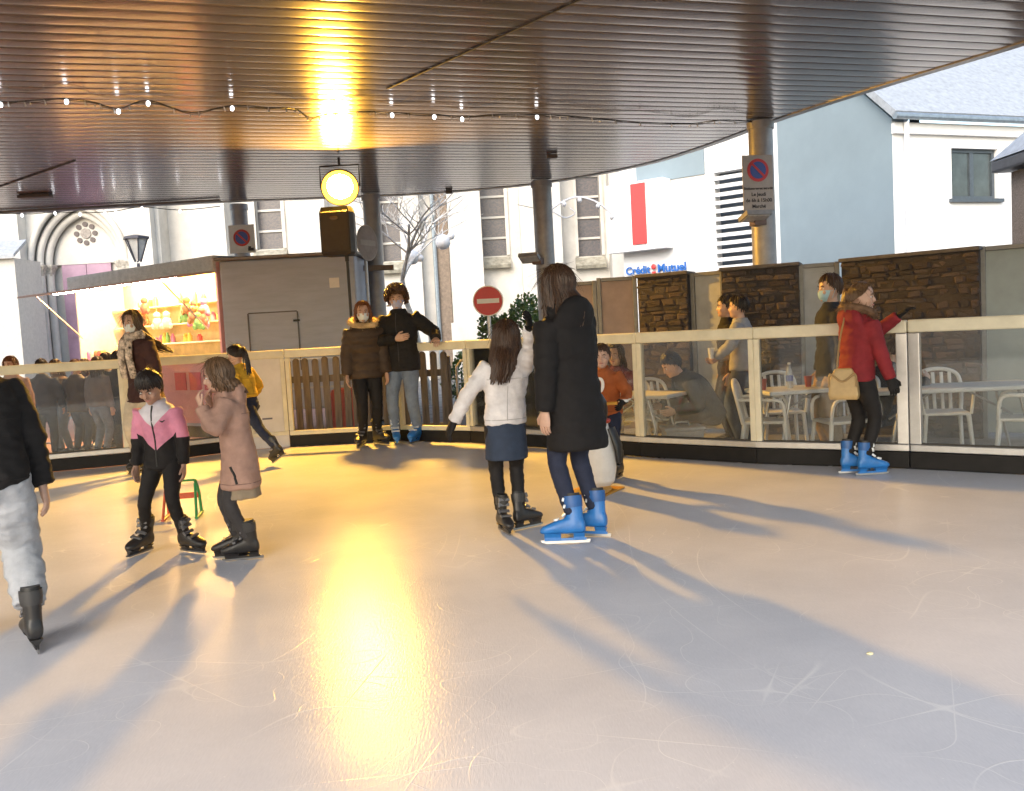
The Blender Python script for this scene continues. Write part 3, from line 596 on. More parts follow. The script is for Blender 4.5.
for i in range(6, len(cable) - 2, 3):
    p = cable[i]; b = MB(); b.tube([p, p + np.array([.01, 0, -.05])], [.006, .009], 5); keep('bulb', b, bulb_off, sg)
pts2 = [(-40, 210), (22, 214), (55, 212), (80, 213), (105, 212), (116, 211), (142, 207), (180, 210), (222, 206)]
Q3 = [at_y(x, y, 15.0) for x, y in pts2]; s2 = thing('string_lights', 'short cable of tiny white bulbs along the left canopy edge beam', 'string lights', tuple(Q3[4]))
b = MB(); b.tube(catmull(Q3, 4), .007, 5); keep('cable', b, blk, s2)
for p in Q3: b = MB(); b.ell(p + np.array([0, 0, -.02]), (.02, .02, .03), None, 8, 6); keep('bulb', b, bulb_on, s2)

# ------------------------------------------------------------------ stall and trailer
A = np.array([-4.63, 14.6]); Cc = np.array([-8.3, 17.35]); svp = VP(Cc, A); SL = np.linalg.norm(A - Cc); gs = G(-6, 15)
stall = thing('food_stall', 'brightly lit yellow and pink snack stall with raised awning flap', 'stall', (A[0], A[1], gs)); ctr = 1.02; top = 2.62
pinkp = mat('stall_pink', (.68, .36, .38), .5, var=.1, scale=3); stw = mat('stall_white', (.72, .66, .58), .5, var=.06); gry = mat('trailer_grey', (.36, .41, .52), .55, 0, var=.08, scale=1.5, bump=.12, bscale=120, stretch=(1, 1, 6))
def sbox(nm, u0, u1, z0, z1, o0, o1, m, par=None): b = MB(); svp.box(b, u0, u1, z0, z1, o0, o1); return keep(nm, b, m, par or stall)
sbox('front_panel', 0, SL - .02, gs + .25, ctr, 0, .05, pinkp); sbox('counter', 0, SL - .02, ctr + .002, ctr + .05, -.22, .3, stw)
sbox('back_wall', .05, SL - .35, gs + .25, top, 1.02, 1.08, mat('stall_yellow', (.75, .62, .30), .6, var=.15, scale=4)); sbox('floor', 0, SL - .1, gs + .2, gs + .247, 0, 1.02, gry)
sbox('end_wall', 0, .05, gs + .25, top, .052, 1.015, stw); sbox('end_wall', SL - .07, SL - .02, ctr + .06, top - .002, .002, .5, pinkp); sbox('roof', -.05, SL - .02, top + .002, top + .1, .06, 1.1, gry)
sbox('fascia', -.05, SL - .02, top - .17, top + .1, -.05, .048, mat('fascia_metal', (.62, .58, .58), .45, .1)); sbox('skirt', .02, SL - .05, gs, gs + .2, .05, 1.0, dark_m)
for k in range(4): sbox('fascia_rib', -.04, SL - .03, top - .13 + k * .055, top - .11 + k * .055, -.062, -.052, MATS['fascia_metal'])
for k, z in enumerate((1.35, 1.7, 2.05)): sbox('shelf', .1, SL - 1.0, z, z + .025, .72, 1.0, stw)
goods = [mat('good%d' % i, c, .5) for i, c in enumerate([(.6, .1, .08), (.7, .5, .1), (.15, .35, .12), (.55, .2, .4), (.7, .65, .55), (.25, .13, .06)])]
for k in range(38):
    lvl = k % 3; u = .2 + (SL - 1.4) * random.random(); z = (1.375, 1.725, 2.075)[lvl]; h = random.uniform(.1, .2); b = MB(); r = random.uniform(.035, .06)
    b.tube([svp.w(u, z + .002, .85), svp.w(u, z + h * .7, .85), svp.w(u, z + h * .8, .85), svp.w(u, z + h, .85)], [r, r, r * .6, r * .55], 8)
    keep('jar', b, random.choice(goods), stall, 40)
for k in range(14):
    u = 1.4 + random.random() * (SL - 2); z = random.uniform(1.65, 2.1); b = MB(); c = svp.w(u, z, .35 + random.random() * .25)
    b.ell(c, (.09, .07, .11)); b.ell(c + np.array([0, 0, .14]), (.065, .06, .065)); b.ell(c + np.array([.07, -.02, -.06]), (.04, .04, .06)); b.ell(c + np.array([-.07, -.02, -.06]), (.04, .04, .06)); b.tube([c + np.array([0, 0, .19]), c * np.array([1, 1, 0]) + np.array([0, 0, top])], .003, 4)
    keep('plush_toy', b, random.choice(goods), stall, 60)
for k in range(5):
    u = .25 + k * .13; b = MB(); b.tube([svp.w(u, ctr + .05, .1), svp.w(u, ctr + .25, .1), svp.w(u, ctr + .28, .1)], [.045, .05, .03], 10); keep('candy_jar', b, goods[(k + 3) % 6], stall, 40)
tube_m = emis('tube_light', (1, .72, .55), 70); warm = emis('warm_lamp', (1, .56, .17), 330)
# flap
hin = top - .18; Lf = .95; fo = nz(np.array([*(-svp.n * 1), -.12])); f0, f1 = svp.w(-.05, hin, -.06), svp.w(SL - .05, hin, -.06)
b = MB(); b.slab([f0, f1, f1 + fo * Lf, f0 + fo * Lf], (0, 0, 1), .035); keep('awning_flap', b, mat('flap', (.50, .38, .38), .5, var=.06), stall)
for u in (.25, SL - .35): b = MB(); b.tube([svp.w(u, 1.55, .0), svp.w(u, hin, -.06) + fo * .75], .014, 6); keep('strut', b, alu, stall)
for k in range(3): 
    u0_ = .3 + k * 1.35; b = MB(); b.tube([svp.w(u0_, hin - .05, -.5), svp.w(u0_ + 1.2, hin - .05, -.5)], .022, 8); keep('tube_lamp', b, tube_m, stall)
for k in range(3):
    u0_ = .5 + k * 1.35; b = MB(); b.tube([svp.w(u0_, top - .05, .5), svp.w(u0_ + .9, top - .05, .5)], .03, 8); keep('tube_lamp', b, warm, stall)
b = MB(); rr = mat('stall_red', (.55, .05, .08), .5)
for k in range(3): svp.box(b, SL - 1.4 + k * .42, SL - 1.08 + k * .42, .55, .85, -.012, -.002)
keep('red_sign', b, rr, stall)
# trailer
tx0, tx1, ty0, ty1 = -4.6, -2.42, 14.62, 16.12; tt = 2.62; tg = G(-3.5, 15)
tr = thing('trailer', 'grey metal box trailer beside the lit stall', 'trailer', ((tx0 + tx1) / 2, ty0, tg)); hw_ = (tx1 - tx0) / 2; hh_ = tt - tg
b = MB(); b.rbox((0, (ty1 - ty0) / 2, (hh_ + .4) / 2), (hw_ * 2, ty1 - ty0, hh_ - .4), .03); link('body', b.mesh('body', gry), tr)
b = MB(); b.rbox((0, (ty1 - ty0) / 2, hh_ + .03), (hw_ * 2 + .12, ty1 - ty0 + .16, .05), .012); link('roof', b.mesh('roof', mat('trailer_roof', (.22, .2, .19), .5, .3)), tr)
lin = mat('trim_light', (.5, .5, .5), .4, .6)
def trim(c, d, nm='trim', m=lin): b = MB(); b.rbox(c, d, .004); link(nm, b.mesh(nm, m), tr)
trim((0, -.012, 1.22), (hw_ * 2 - .1, .02, .025)); trim((.15, -.012, 1.32), (hw_ * 2 - .5, .02, .018)); trim((0, -.012, .75), (hw_ * 2 - .1, .02, .03))
for x in (-.68, .12): trim((x, -.012, 1.52), (.018, .02, .95), 'hatch_trim', mat('seam_dark', (.10, .10, .11), .5))
trim((-.28, -.012, 2.0), (.78, .02, .018), 'hatch_trim', MATS['seam_dark']); trim((.1, -.02, 1.85), (.1, .03, .03), 'handle', blk); trim((.75, -.015, 2.42), (.16, .012, .16), 'label_plate', wht)
trim((-.82, -.015, 1.36), (.3, .012, .1), 'label_plate', mat('label_yellow', (.6, .5, .3), .6))
for x in (-.7, .7):
    b = MB(); b.tube([(x - .09, .75, .33), (x + .09, .75, .33)], .33, 20); w = link('wheel', b.mesh('wheel', blk, 40), tr); b = MB(); b.tube([(x - .095, .75, .33), (x + .095, .75, .33)], .17, 16); link('rim', b.mesh('rim', stl, 40), w)

# ------------------------------------------------------------------ signs
red = mat('road_red', (.55, .02, .03), .35, var=.05); blu = mat('road_blue', (.03, .07, .35), .35, var=.05); whs = mat('road_white', (.78, .78, .78), .4, var=.04); ink = mat('ink', (.05, .05, .06), .6, var=0)
def disc(b, c, r, y, n=28, t=.004): b.slab([(c[0] + r * math.cos(q), y, c[1] + r * math.sin(q)) for q in np.linspace(0, 2 * math.pi, n, endpoint=False)], (0, 1, 0), t)
def add(nm, fn, m, par): b = MB(); fn(b); return link(nm, b.mesh(nm, m), par)
def no_entry(c, r, rz, label, pole_to, red=red, whs=whs):
    t = thing('no_entry_sign', label, 'road sign', (c[0], c[1], pole_to), rz, 'round no-entry signs'); z = c[2] - pole_to
    add('rim', lambda b: disc(b, (0, z), r, -.03, t=.012), whs, t); add('face', lambda b: disc(b, (0, z), r * .93, -.035, t=.0045), red, t); add('bar', lambda b: b.box((0, -.038, z), (r * 1.45, .004, r * .3)), whs, t)
    add('post', lambda b: b.tube([(0, .03, 0), (0, .03, z + r * .6)], .03, 10), alu, t)
ne = at_y(488, 301, 14.5); no_entry(ne, .245, rad(3), 'red round no-entry sign with white bar in front of the bush', G(0, 14))
n2 = at_y(366, 243, 15.2); no_entry((n2[0], n2[1], n2[2]), .30, rad(64), 'grey brown back of a turned round sign beside the loudspeaker', G(-2.4, 15), mat('sign_back', (.30, .26, .24), .6), mat('sign_back_bar', (.40, .36, .34), .6))
b = MB(); b.box((0, 0, 0), (.75, .05, .09)); pb_ = at_y(372, 268, 15.6); tag(link('sign_bracket', b.mesh('sign_bracket', mat('bracket_brown', (.16, .12, .09), .6)), None, tuple(pb_), rad(20)), 'brown steel sign bracket clamped to the column left of the curly haired man', 'bracket')
def no_park(b1, par, c, r, y):
    add('ring', lambda b: disc(b, c, r, y, t=.004), red, par); add('disc', lambda b: disc(b, c, r * .74, y - .004, t=.004), blu, par)
    q = math.sqrt(.5); add('slash', lambda b: b.box((c[0], y - .006, c[1]), (r * 1.7, .004, r * .2), ax=(np.array([q, 0, -q]), np.array([0, 1., 0]), np.array([q, 0, q]))), red, par)
s1_ = at_y(242, 239, 16.2); t = thing('no_parking_sign', 'white square no-parking sign on the column above the grey trailer', 'road sign', tuple(s1_), 0, 'no-parking signs on columns')
add('plate', lambda b: b.rbox((0, 0, 0), (.46, .02, .5), .01), whs, t); no_park(None, t, (0, .02), .15, -.016); add('tow_pictogram', lambda b: (b.box((.15, -.013, -.19), (.1, .004, .05)), b.box((.13, -.013, -.15), (.05, .004, .03))), ink, t); add('clamp', lambda b: b.box((-.07, .035, 0), (.06, .05, .05)), stl, t)
s2_ = at_y(758, 183, 11.62); t = thing('no_parking_notice', 'tall no-parking notice with text lines on the right column', 'road sign', tuple(s2_), rad(10), 'no-parking signs on columns')
add('plate', lambda b: b.rbox((0, 0, 0), (.42, .015, .70), .008), mat('notice', (.42, .38, .36), .5, var=.06), t); no_park(None, t, (0, .16), .145, -.012)
for k, s in enumerate(('Stationnement interdit', 'Le Jeudi', 'de 6h à 15h00', 'Marché')):
    me = text_mesh(s, .062 if k else .043, ink, .001, .0012); o = link('lettering', me, t, (0, -.0105, -.07 - k * .075)); o.rotation_euler = (rad(90), 0, 0)
add('clamp', lambda b: b.box((.06, .05, .1), (.06, .09, .05)), stl, t)
def flood(c, rz, tilt, label):
    t = thing('flood_lamp', label, 'floodlight', tuple(c), rz, 'unlit floodlights on columns'); R_ = (np.array([1., 0, 0]), np.array([0, math.cos(tilt), -math.sin(tilt)]), np.array([0, math.sin(tilt), math.cos(tilt)]))
    add('housing', lambda b: b.box((0, 0, 0), (.34, .26, .06), ax=R_), mat('lamp_grey', (.3, .3, .31), .5), t); add('glass', lambda b: b.box(-R_[2] * .035, (.3, .22, .008), ax=R_), mat('lamp_glass', (.6, .62, .64), .1), t); add('arm', lambda b: b.box((.1, .12, -.06), (.16, .16, .1)), mat('arm_brown', (.14, .09, .08), .5), t)
flood(at_y(755, 216, 11.6), rad(12), rad(15), 'flat grey floodlight under the no-parking notice'); flood(at_y(530, 258, 15.35), rad(-20), rad(25), 'flat grey floodlight on the column behind the black coat woman')

# ------------------------------------------------------------------ street furniture and plants
lan = at_y(137, 248, 21); t = thing('street_lantern', 'inverted-cone street lantern in front of the church portal', 'lamp post', (lan[0], lan[1], G(-9, 20))); lz = lan[2] - G(-9, 20); dkm = mat('lantern_dark', (.06, .06, .08), .5, .4)
add('post', lambda b: b.tube([(0, 0, 0), (0, 0, .5), (0, 0, lz - .35)], [.07, .045, .035], 10), dkm, t)
add('glass', lambda b: b.loft([[(r * math.cos(q), r * math.sin(q), z) for q in np.linspace(0, 6.283, 6, endpoint=False)] for r, z in ((.06, lz - .3), (.24, lz + .2))]), mat('lantern_glass', (.7, .7, .68), .3, trans=.3), t)
for k in range(6): q = k * 1.0472; add('rib', lambda b: b.tube([(.07 * math.cos(q), .07 * math.sin(q), lz - .32), (.26 * math.cos(q), .26 * math.sin(q), lz + .21)], .014, 5), dkm, t)
add('cap', lambda b: b.loft([[(r * math.cos(q), r * math.sin(q), z) for q in np.linspace(0, 6.283, 6, endpoint=False)] for r, z in ((.3, lz + .2), (.3, lz + .25), (.08, lz + .3))]), dkm, t)
# bare tree
tb = at_y(428, 372, 19); tree = thing('bare_tree', 'leafless young street tree with pale bark and white globe lamps', 'tree', (tb[0], tb[1], G(-1.7, 19))); bark = mat('pale_bark', (.70, .67, .63), .85, var=.25, scale=10, bump=.5)
tw = MB(); trunkb = MB(); rs = random.Random(4)
def grow(b, p, d, L, r, lev):
    n = 6; pts_ = [np.array(p)]; dd = np.array(d)
    for i in range(n): dd = nz(dd + np.array([rs.uniform(-.16, .16), rs.uniform(-.16, .16), rs.uniform(-.08, .12)])); pts_.append(pts_[-1] + dd * L / n)
    (trunkb if lev == 0 else tw).tube(pts_, list(np.linspace(r, r * .55, n + 1)), 7 if lev < 2 else 4)
    if lev >= 4: return
    for k in range(3 if lev == 0 else 4):
        i = rs.randint(2, n) if lev else n; q = rs.uniform(0, 6.283); nd = nz(dd * .55 + np.array([math.cos(q), math.sin(q) * .7, rs.uniform(-.05, .45)]) * .75); grow(b, pts_[i], nd, L * rs.uniform(.5, .72), max(r * .5, .006), lev + 1)
grow(None, (0, 0, 0), (.0, 0, 1), 2.7, .085, 0)
link('trunk', trunkb.mesh('trunk', bark, 50), tree); link('crown', tw.mesh('crown', bark, 50), tree)
glob = mat('white_globe', (.8, .8, .82), .25, var=0)
for (x, y, r) in ((443, 242, .16), (412, 257, .16), (451, 236, .08), (420, 258, .08)):
    p = at_y(x, y, 19); t2 = link('globe_lamp', None); bpy.data.objects.remove(t2); b = MB(); b.ell((0, 0, 0), (r, r, r), None, 16, 10); b.tube([(0, 0, r), (0, 0, r + .12)], .01, 5)
    tag(link('globe_lamp', b.mesh('globe_lamp', glob, 60), None, tuple(p)), {443: 'larger white globe decoration right of the bare tree trunk', 412: 'larger white globe decoration left of the bare tree trunk', 451: 'small white globe decoration at the far right of the tree', 420: 'small white globe decoration close to the tree trunk'}[x], 'globe lamp', 'white globes hung in the bare tree')
def leaf_bush(name, label, c, r, n, cols, seed):
    rs = np.random.default_rng(seed); t = thing(name, label, 'bush', tuple(c)); b = MB()
    for i in range(n):
        d = nz(rs.normal(size=3)); k = rs.uniform(.5, 1.0) ** .5 * (1 + .25 * math.sin(5 * d[0] + seed) * math.cos(4 * d[2])); p = np.array([d[0] * r[0], d[1] * r[1], r[2] + d[2] * r[2]]) * np.array([k, k, 1]) ; p[2] = r[2] + d[2] * r[2] * k
        if p[2] < .03: continue
        a = nz(rs.normal(size=3) + d); s = nz(np.cross(a, rs.normal(size=3))); l = rs.uniform(.05, .1); w = l * .35; b.cur = int(rs.integers(len(cols)))
        b.add([p, p + a * l * .5 + s * w, p + a * l, p + a * l * .5 - s * w], [(0, 1, 2, 3)])
    link('foliage', b.mesh('foliage', cols), t); st = MB()
    for i in range(7): q = i * .9; st.tube([(0, 0, 0), (r[0] * .4 * math.cos(q), r[1] * .4 * math.sin(q), r[2]), (r[0] * .6 * math.cos(q), r[1] * .6 * math.sin(q), r[2] * 1.5)], [.03, .02, .006], 5)
    link('stem', st.mesh('stem', bark), t)
lv = [mat('leaf%d' % i, c, .45, var=.2, scale=30) for i, c in enumerate([(.11, .19, .05), (.15, .24, .07), (.08, .14, .04)])]
pb2 = at_y(517, 360, 17); leaf_bush('laurel_bush', 'dark green laurel bush behind the no-entry sign', (pb2[0], 17, G(0, 17)), (.75, .55, 1.0), 6500, lv, 3)
pb3 = at_y(462, 345, 18); leaf_bush('laurel_bush', 'low green bush left of the no-entry sign', (pb3[0], 18, G(0, 17)), (.42, .4, .5), 1300, lv, 5)
# festive light scroll hung at the column
sc0 = at_y(575, 212, 17.5); t = thing('light_scroll', 'white festive light arch with small bulbs hung beside the middle column', 'decoration', tuple(sc0)); 
arc = [(-.75, 0, -.05), (-.5, 0, .05), (-.2, 0, .22), (.1, 0, .28), (.45, 0, .15), (.7, 0, -.08)]
add('arch', lambda b: b.tube(catmull(arc, 5), .018, 6), glob, t); add('scroll', lambda b: b.tube(catmull([(-.45, 0, .05), (-.2, 0, -.1), (0, 0, -.02), (-.1, 0, .08)], 5), .014, 6), glob, t); add('wire', lambda b: b.tube([(-.8, 0, .12), (-1.1, 0, .2)], .006, 4), stl, t)
for (x, y, z) in arc[1:]: add('bulb', lambda b: b.ell((x, 0, z - .06), (.045, .045, .05)), glob, t)
# crowd barrier
def barrier(p, rz, L, label):
    t = thing('crowd_barrier', label, 'barrier', (p[0], p[1], G(*p[:2])), rz, 'steel crowd barriers'); zn = mat('galvanised', (.45, .46, .48), .4, .7)
    add('frame', lambda b: b.tube([(0, 0, .12), (0, 0, 1.0), (.06, 0, 1.08), (L - .06, 0, 1.08), (L, 0, 1.0), (L, 0, .12), (0, 0, .12)], .019, 8), zn, t)
    for k in range(1, int(L / .12)): add('bar', lambda b: b.tube([(k * .12, 0, .13), (k * .12, 0, 1.07)], .007, 6), zn, t)
    for x in (.3, L - .3): add('foot', lambda b: b.tube([(x, -.25, .02), (x, -.2, .06), (x, 0, .13), (x, .2, .06), (x, .25, .02)], .017, 6), zn, t)
barrier((-.75, 12.5), rad(-4), 1.5, 'steel crowd barrier behind the girl in the white jacket'); barrier((-8.6, 14.2), rad(8), 2.2, 'steel crowd barrier at the far left behind the queue')
b = MB(); rb = mat('red_plastic', (.42, .09, .09), .5); b.rbox((0, 0, .42), (.5, .34, .84), .06); t = thing('plastic_barrier', 'faded red plastic barrier block behind the picket fence', 'barrier', (-2.15, 12.0, G(-2.2, 12))); link('body', b.mesh('body', rb), t); add('foot', lambda b: b.rbox((0, 0, .035), (.6, .46, .07), .02), rb, t)

# ------------------------------------------------------------------ terrace furniture
def make_chair():
    t = thing('garden_chair', 'x', 'chair', (0, 0, 0)); seat = MB(); seat.rbox((0, 0, .43), (.42, .42, .03), .014); link('seat', seat.mesh('seat', wht), t)
    for sx in (-1, 1):
        add('leg', lambda b: b.tube([(sx * .19, .19, .42), (sx * .225, .23, 0)], [.022, .018], 8), wht, t); add('leg', lambda b: b.tube([(sx * .19, -.19, .42), (sx * .22, -.25, 0)], [.022, .018], 8), wht, t)
    fr = catmull([(-.2, -.2, .42), (-.215, -.25, .66), (-.17, -.285, .8), (0, -.3, .845), (.17, -.285, .8), (.215, -.25, .66), (.2, -.2, .42)], 5)
    add('back_frame', lambda b: b.tube(fr, .02, 8), wht, t)
    for x in (-.115, -.04, .04, .115): add('back_slat', lambda b: b.tube([(x * .95, -.205, .44), (x, -.285, .81)], .017, 6, ref=(1, 0, 0), flat=.4), wht, t)
    for sx in (-1, 1): add('armrest', lambda b: b.tube(catmull([(sx * .215, -.25, .66), (sx * .245, 0, .655), (sx * .24, .17, .63), (sx * .21, .2, .43)], 4), .017, 6), wht, t)
    return t
chair0 = make_chair(); first = True
CH_ = [((1.62, 9.75), 200, 'white plastic garden chair left of the grey bin'), ((2.92, 9.75), 175, 'white plastic garden chair behind the table with the water bottle'), ((2.52, 8.95), 250, 'white plastic garden chair between table and man in grey sweater'), ((3.16, 8.62), 95, 'white plastic garden chair behind the girl in red leggings side'), ((4.25, 8.85), 165, 'white plastic garden chair tucked behind the right hand table'), ((4.62, 8.1), 60, 'white plastic garden chair at the right edge of the terrace'), ((1.25, 9.9), 160, 'white plastic garden chair behind the boy with the penguin')]
CH_[3] = (CH_[3][0], CH_[3][1], 'white plastic garden chair just left of the red coat girl')
for (x, y), a, lab in CH_:
    o = chair0 if first else copy_tree(chair0); first = False; o.location = (x, y, G(x, y)); o.rotation_euler = (0, 0, rad(a)); tag(o, lab, 'chair', 'white plastic chairs on the terrace')
ttop = mat('table_top', (.55, .55, .54), .4, var=.05)
def table(c, rz, L, D, label):
    t = thing('folding_table', label, 'table', (c[0], c[1], G(*c)), rz, 'folding tables on the terrace'); add('tabletop', lambda b: b.rbox((0, 0, .72), (L, D, .04), .012), ttop, t)
    for sx in (-1, 1):
        for sy in (-1, 1): add('leg', lambda b: b.tube([(sx * (L / 2 - .25), sy * (D / 2 - .08), .7), (sx * (L / 2 - .1), sy * (D / 2 - .08), 0)], .014, 8), stl, t)
        add('brace', lambda b: b.tube([(sx * (L / 2 - .2), 0, .45), (sx * (L / 2 - .6), 0, .69)], .01, 6), stl, t)
table((4.05, 8.3), rad(-6), 1.5, .65, 'white folding table beyond the right hand barrier glass'); table((2.95, 9.0), rad(8), 1.05, .62, 'white folding table with bottle and red cups'); table((1.3, 9.45), rad(-35), 1.0, .6, 'white folding table behind the boy with the penguin')
tz_ = G(3, 9) + .741
t = thing('water_bottle', 'clear water bottle with blue label on the table', 'bottle', (2.78, 8.98, tz_)); add('body', lambda b: b.tube([(0, 0, 0), (0, 0, .16), (0, 0, .21), (0, 0, .235)], [.035, .035, .018, .014], 12), mat('pet', (.7, .75, .8), .08, trans=.7, var=0), t); add('label_band', lambda b: b.tube([(0, 0, .07), (0, 0, .13)], .0365, 12), blu, t); add('cap', lambda b: b.tube([(0, 0, .236), (0, 0, .255)], .015, 10), whs, t)
for k, (x, y) in enumerate(((2.5, 8.93), (2.98, 9.02))):
    t = thing('drink_cup', ('dark red drink cup left of the water bottle', 'dark red drink cup right of the water bottle')[k], 'cup', (x, y, tz_), 0, 'cups on the table'); add('cup', lambda b: b.tube([(0, 0, 0), (0, 0, .1)], [.028, .038], 12), mat('cup_red', (.3, .05, .04), .4), t); add('rim', lambda b: b.tube([(0, 0, .1), (0, 0, .108)], .041, 12), MATS['cup_red'], t)
t = thing('storage_bin', 'grey plastic storage bin on the terrace floor', 'bin', (1.72, 9.15, G(1.7, 9))); binm = mat('bin_grey', (.33, .35, .38), .5); add('tub', lambda b: b.loft([[(sx * w, sy * d, z) for sx, sy in ((-1, -1), (1, -1), (1, 1), (-1, 1))] for w, d, z in ((.16, .13, 0), (.19, .16, .36))]), binm, t); add('lid', lambda b: b.rbox((0, 0, .38), (.42, .36, .04), .015), binm, t); add('handle', lambda b: b.tube([(-.08, 0, .4), (-.06, 0, .44), (.06, 0, .44), (.08, 0, .4)], .012, 6), binm, t)
# ------------------------------------------------------------------ people
def ik(a, t, l1, l2, pole):
    a, t = np.asarray(a, float), np.asarray(t, float); d = t - a; D = np.linalg.norm(d); mx = (l1 + l2) * .995
    if D > mx: t = a + d / D * mx; d = t - a; D = mx
    D = max(D, abs(l1 - l2) + .01); dn = nz(d); c = (l1 * l1 + D * D - l2 * l2) / (2 * l1 * D); c = max(-1, min(1, c)); p = np.asarray(pole, float); p = nz(p - dn * np.dot(p, dn))
    return a + dn * l1 * c + p * l1 * math.sqrt(1 - c * c), t
def rot(ax_, ang):
    return np.array(Matrix.Rotation(ang, 3, Vector(ax_)))
def smooth_path(P, per=6, it=2):
    out = []
    for i in range(len(P) - 1):
        for k in range(per): out.append(P[i] + (P[i + 1] - P[i]) * k / per)
    out.append(P[-1]); out = np.array(out)
    for _ in range(it): q = out.copy(); q[1:-1] = (out[:-2] + 2 * out[1:-1] + out[2:]) / 4; out = q
    return out
SKIN = mat('skin', (.52, .33, .25), .5, var=.06, scale=25, bump=.03); SKIN_D = mat('skin_tan', (.38, .23, .17), .5, var=.06, scale=25)
EYEW = mat('eye_white', (.7, .68, .66), .2, var=0); EYED = mat('eye_dark', (.03, .02, .015), .2, var=0); LIP = mat('lip', (.42, .17, .15), .5, var=0)
CLC = {}
def cloth(name, col, rough=.8, puff=False):
    CLC[name] = col; return mat(name, col, rough, var=.14, scale=9, bump=.25 if not puff else .12, bscale=220 if not puff else 40, spec=.3)
def hair_mat(name, col): return mat(name, col, .42, var=.35, scale=60, stretch=(1, 1, .15), bump=.3, bscale=150, spec=.4)
SKATES = {}
def skate_meshes(kind):
    if kind in SKATES: return SKATES[kind]
    cm = mat('skate_blue', (.02, .16, .48), .4, var=.1) if kind == 'blue' else mat('skate_black', (.02, .019, .02), .42, var=.15); bk = mat('buckle', (.6, .64, .68), .35, .2) if kind == 'blue' else mat('buckle_dark', (.14, .14, .15), .4, .3)
    b = MB(); rings = []
    for y, w, zb, zt in ((-.098, .022, .075, .12), (-.085, .036, .062, .16), (-.03, .04, .06, .18), (.03, .041, .06, .165), (.09, .046, .06, .145), (.14, .046, .06, .125), (.175, .036, .062, .11), (.192, .016, .07, .095)):
        rings.append([(w * math.copysign(abs(math.cos(q)) ** .7, math.cos(q)), y, (zb + zt) / 2 + (zt - zb) / 2 * math.copysign(abs(math.sin(q)) ** .7, math.sin(q))) for q in np.linspace(0, 2 * math.pi, 14, endpoint=False)])
    b.loft(rings)
    b.tube([(0, -.03, .11), (0, -.03, .2), (0, -.024, .25), (0, -.02, .29)], [(.042, .06), (.041, .056), (.045, .058), (.049, .061)], 14, ref=(1, 0, 0)); boot = b.remesh('skate', [cm], .009, 2)
    hold = MB(); hold.loft([[(sx * w, y, z) for sx, y in ((-1, -.09), (1, -.09), (1, -.02), (-1, -.02))] for w, z in ((.009, .018), (.012, .04), (.03, .064))]); hold.loft([[(sx * w, y, z) for sx, y in ((-1, .06), (1, .06), (1, .165), (-1, .165))] for w, z in ((.009, .018), (.012, .04), (.034, .064))]); hold.box((0, .03, .026), (.016, .26, .016))
    bl = MB(); bl.slab([(-.002, -.125, .016), (-.002, -.12, .002), (-.002, .15, 0), (-.002, .185, .01), (-.002, .19, .024), (-.002, -.125, .024)], (1, 0, 0), .004)
    bu = MB(); bu.rbox((.0, 0, 0), (.09, .026, .016), .005); bu.rbox((.043, 0, 0), (.014, .04, .02), .004)
    cf = MB(); cf.tube([(0, -.024, .225), (0, -.02, .26), (0, -.018, .298)], [(.049, .062), (.053, .066), (.053, .065)], 16, ref=(1, 0, 0)); 
    to = MB(); to.tube([(0, -.02, .285), (0, -.018, .315)], [(.047, .057), (.043, .052)], 14, ref=(1, 0, 0))
    SKATES[kind] = (boot, hold.mesh('blade_holder', cm), bl.mesh('blade', mat('blade_steel', (.28, .28, .29), .35, .8)), bu.mesh('buckle', bk), cf.mesh('cuff', mat('cuff_blue', (.012, .09, .30), .45) if kind == 'blue' else mat('cuff_black', (.04, .04, .042), .5), 40), to.mesh('liner', blk, 40)); return SKATES[kind]
def add_skate(root, ank, yaw, pitch, sf, kind, roll=0):
    boot, hold, bl, bu, cf, li = skate_meshes(kind); sk = link('skate', boot, root); R_ = Matrix.Rotation(yaw, 4, 'Z') @ Matrix.Rotation(pitch, 4, 'X') @ Matrix.Rotation(roll, 4, 'Y')
    M = Matrix.Translation(Vector(ank)) @ R_ @ Matrix.Scale(sf, 4) @ Matrix.Translation(Vector((0, .03, -.13))); sk.matrix_basis = M
    for nm, me in (('blade_holder', hold), ('blade', bl), ('cuff', cf), ('liner', li)): link(nm, me, sk)
    for y, z, rx in ((.085, .15, -.25), (.035, .18, -.7), (.03, .232, -1.3), (.036, .275, -1.35)): o = link('buckle', bu, sk, (0, y, z)); o.rotation_euler = (rx, 0, 0)
SHOE = {}
def add_shoe(root, ank, yaw, pitch, sf, m):
    if m.name not in SHOE:
        b = MB(); b.loft([[(w * math.cos(q), y, zt / 2 + .002 + (zt / 2) * math.sin(q)) for q in np.linspace(0, 2 * math.pi, 10, endpoint=False)] for y, w, zt in ((-.09, .02, .05), (-.075, .036, .085), (0, .04, .1), (.07, .045, .075), (.14, .042, .055), (.18, .02, .035))]); b.tube([(0, -.03, .05), (0, -.03, .13)], [.045, .05], 10); SHOE[m.name] = b.mesh('shoe', m, 60)
    o = link('shoe', SHOE[m.name], root); o.matrix_basis = Matrix.Translation(Vector(ank)) @ Matrix.Rotation(yaw, 4, 'Z') @ Matrix.Rotation(pitch, 4, 'X') @ Matrix.Scale(sf, 4) @ Matrix.Translation(Vector((0, .03, -.085)))
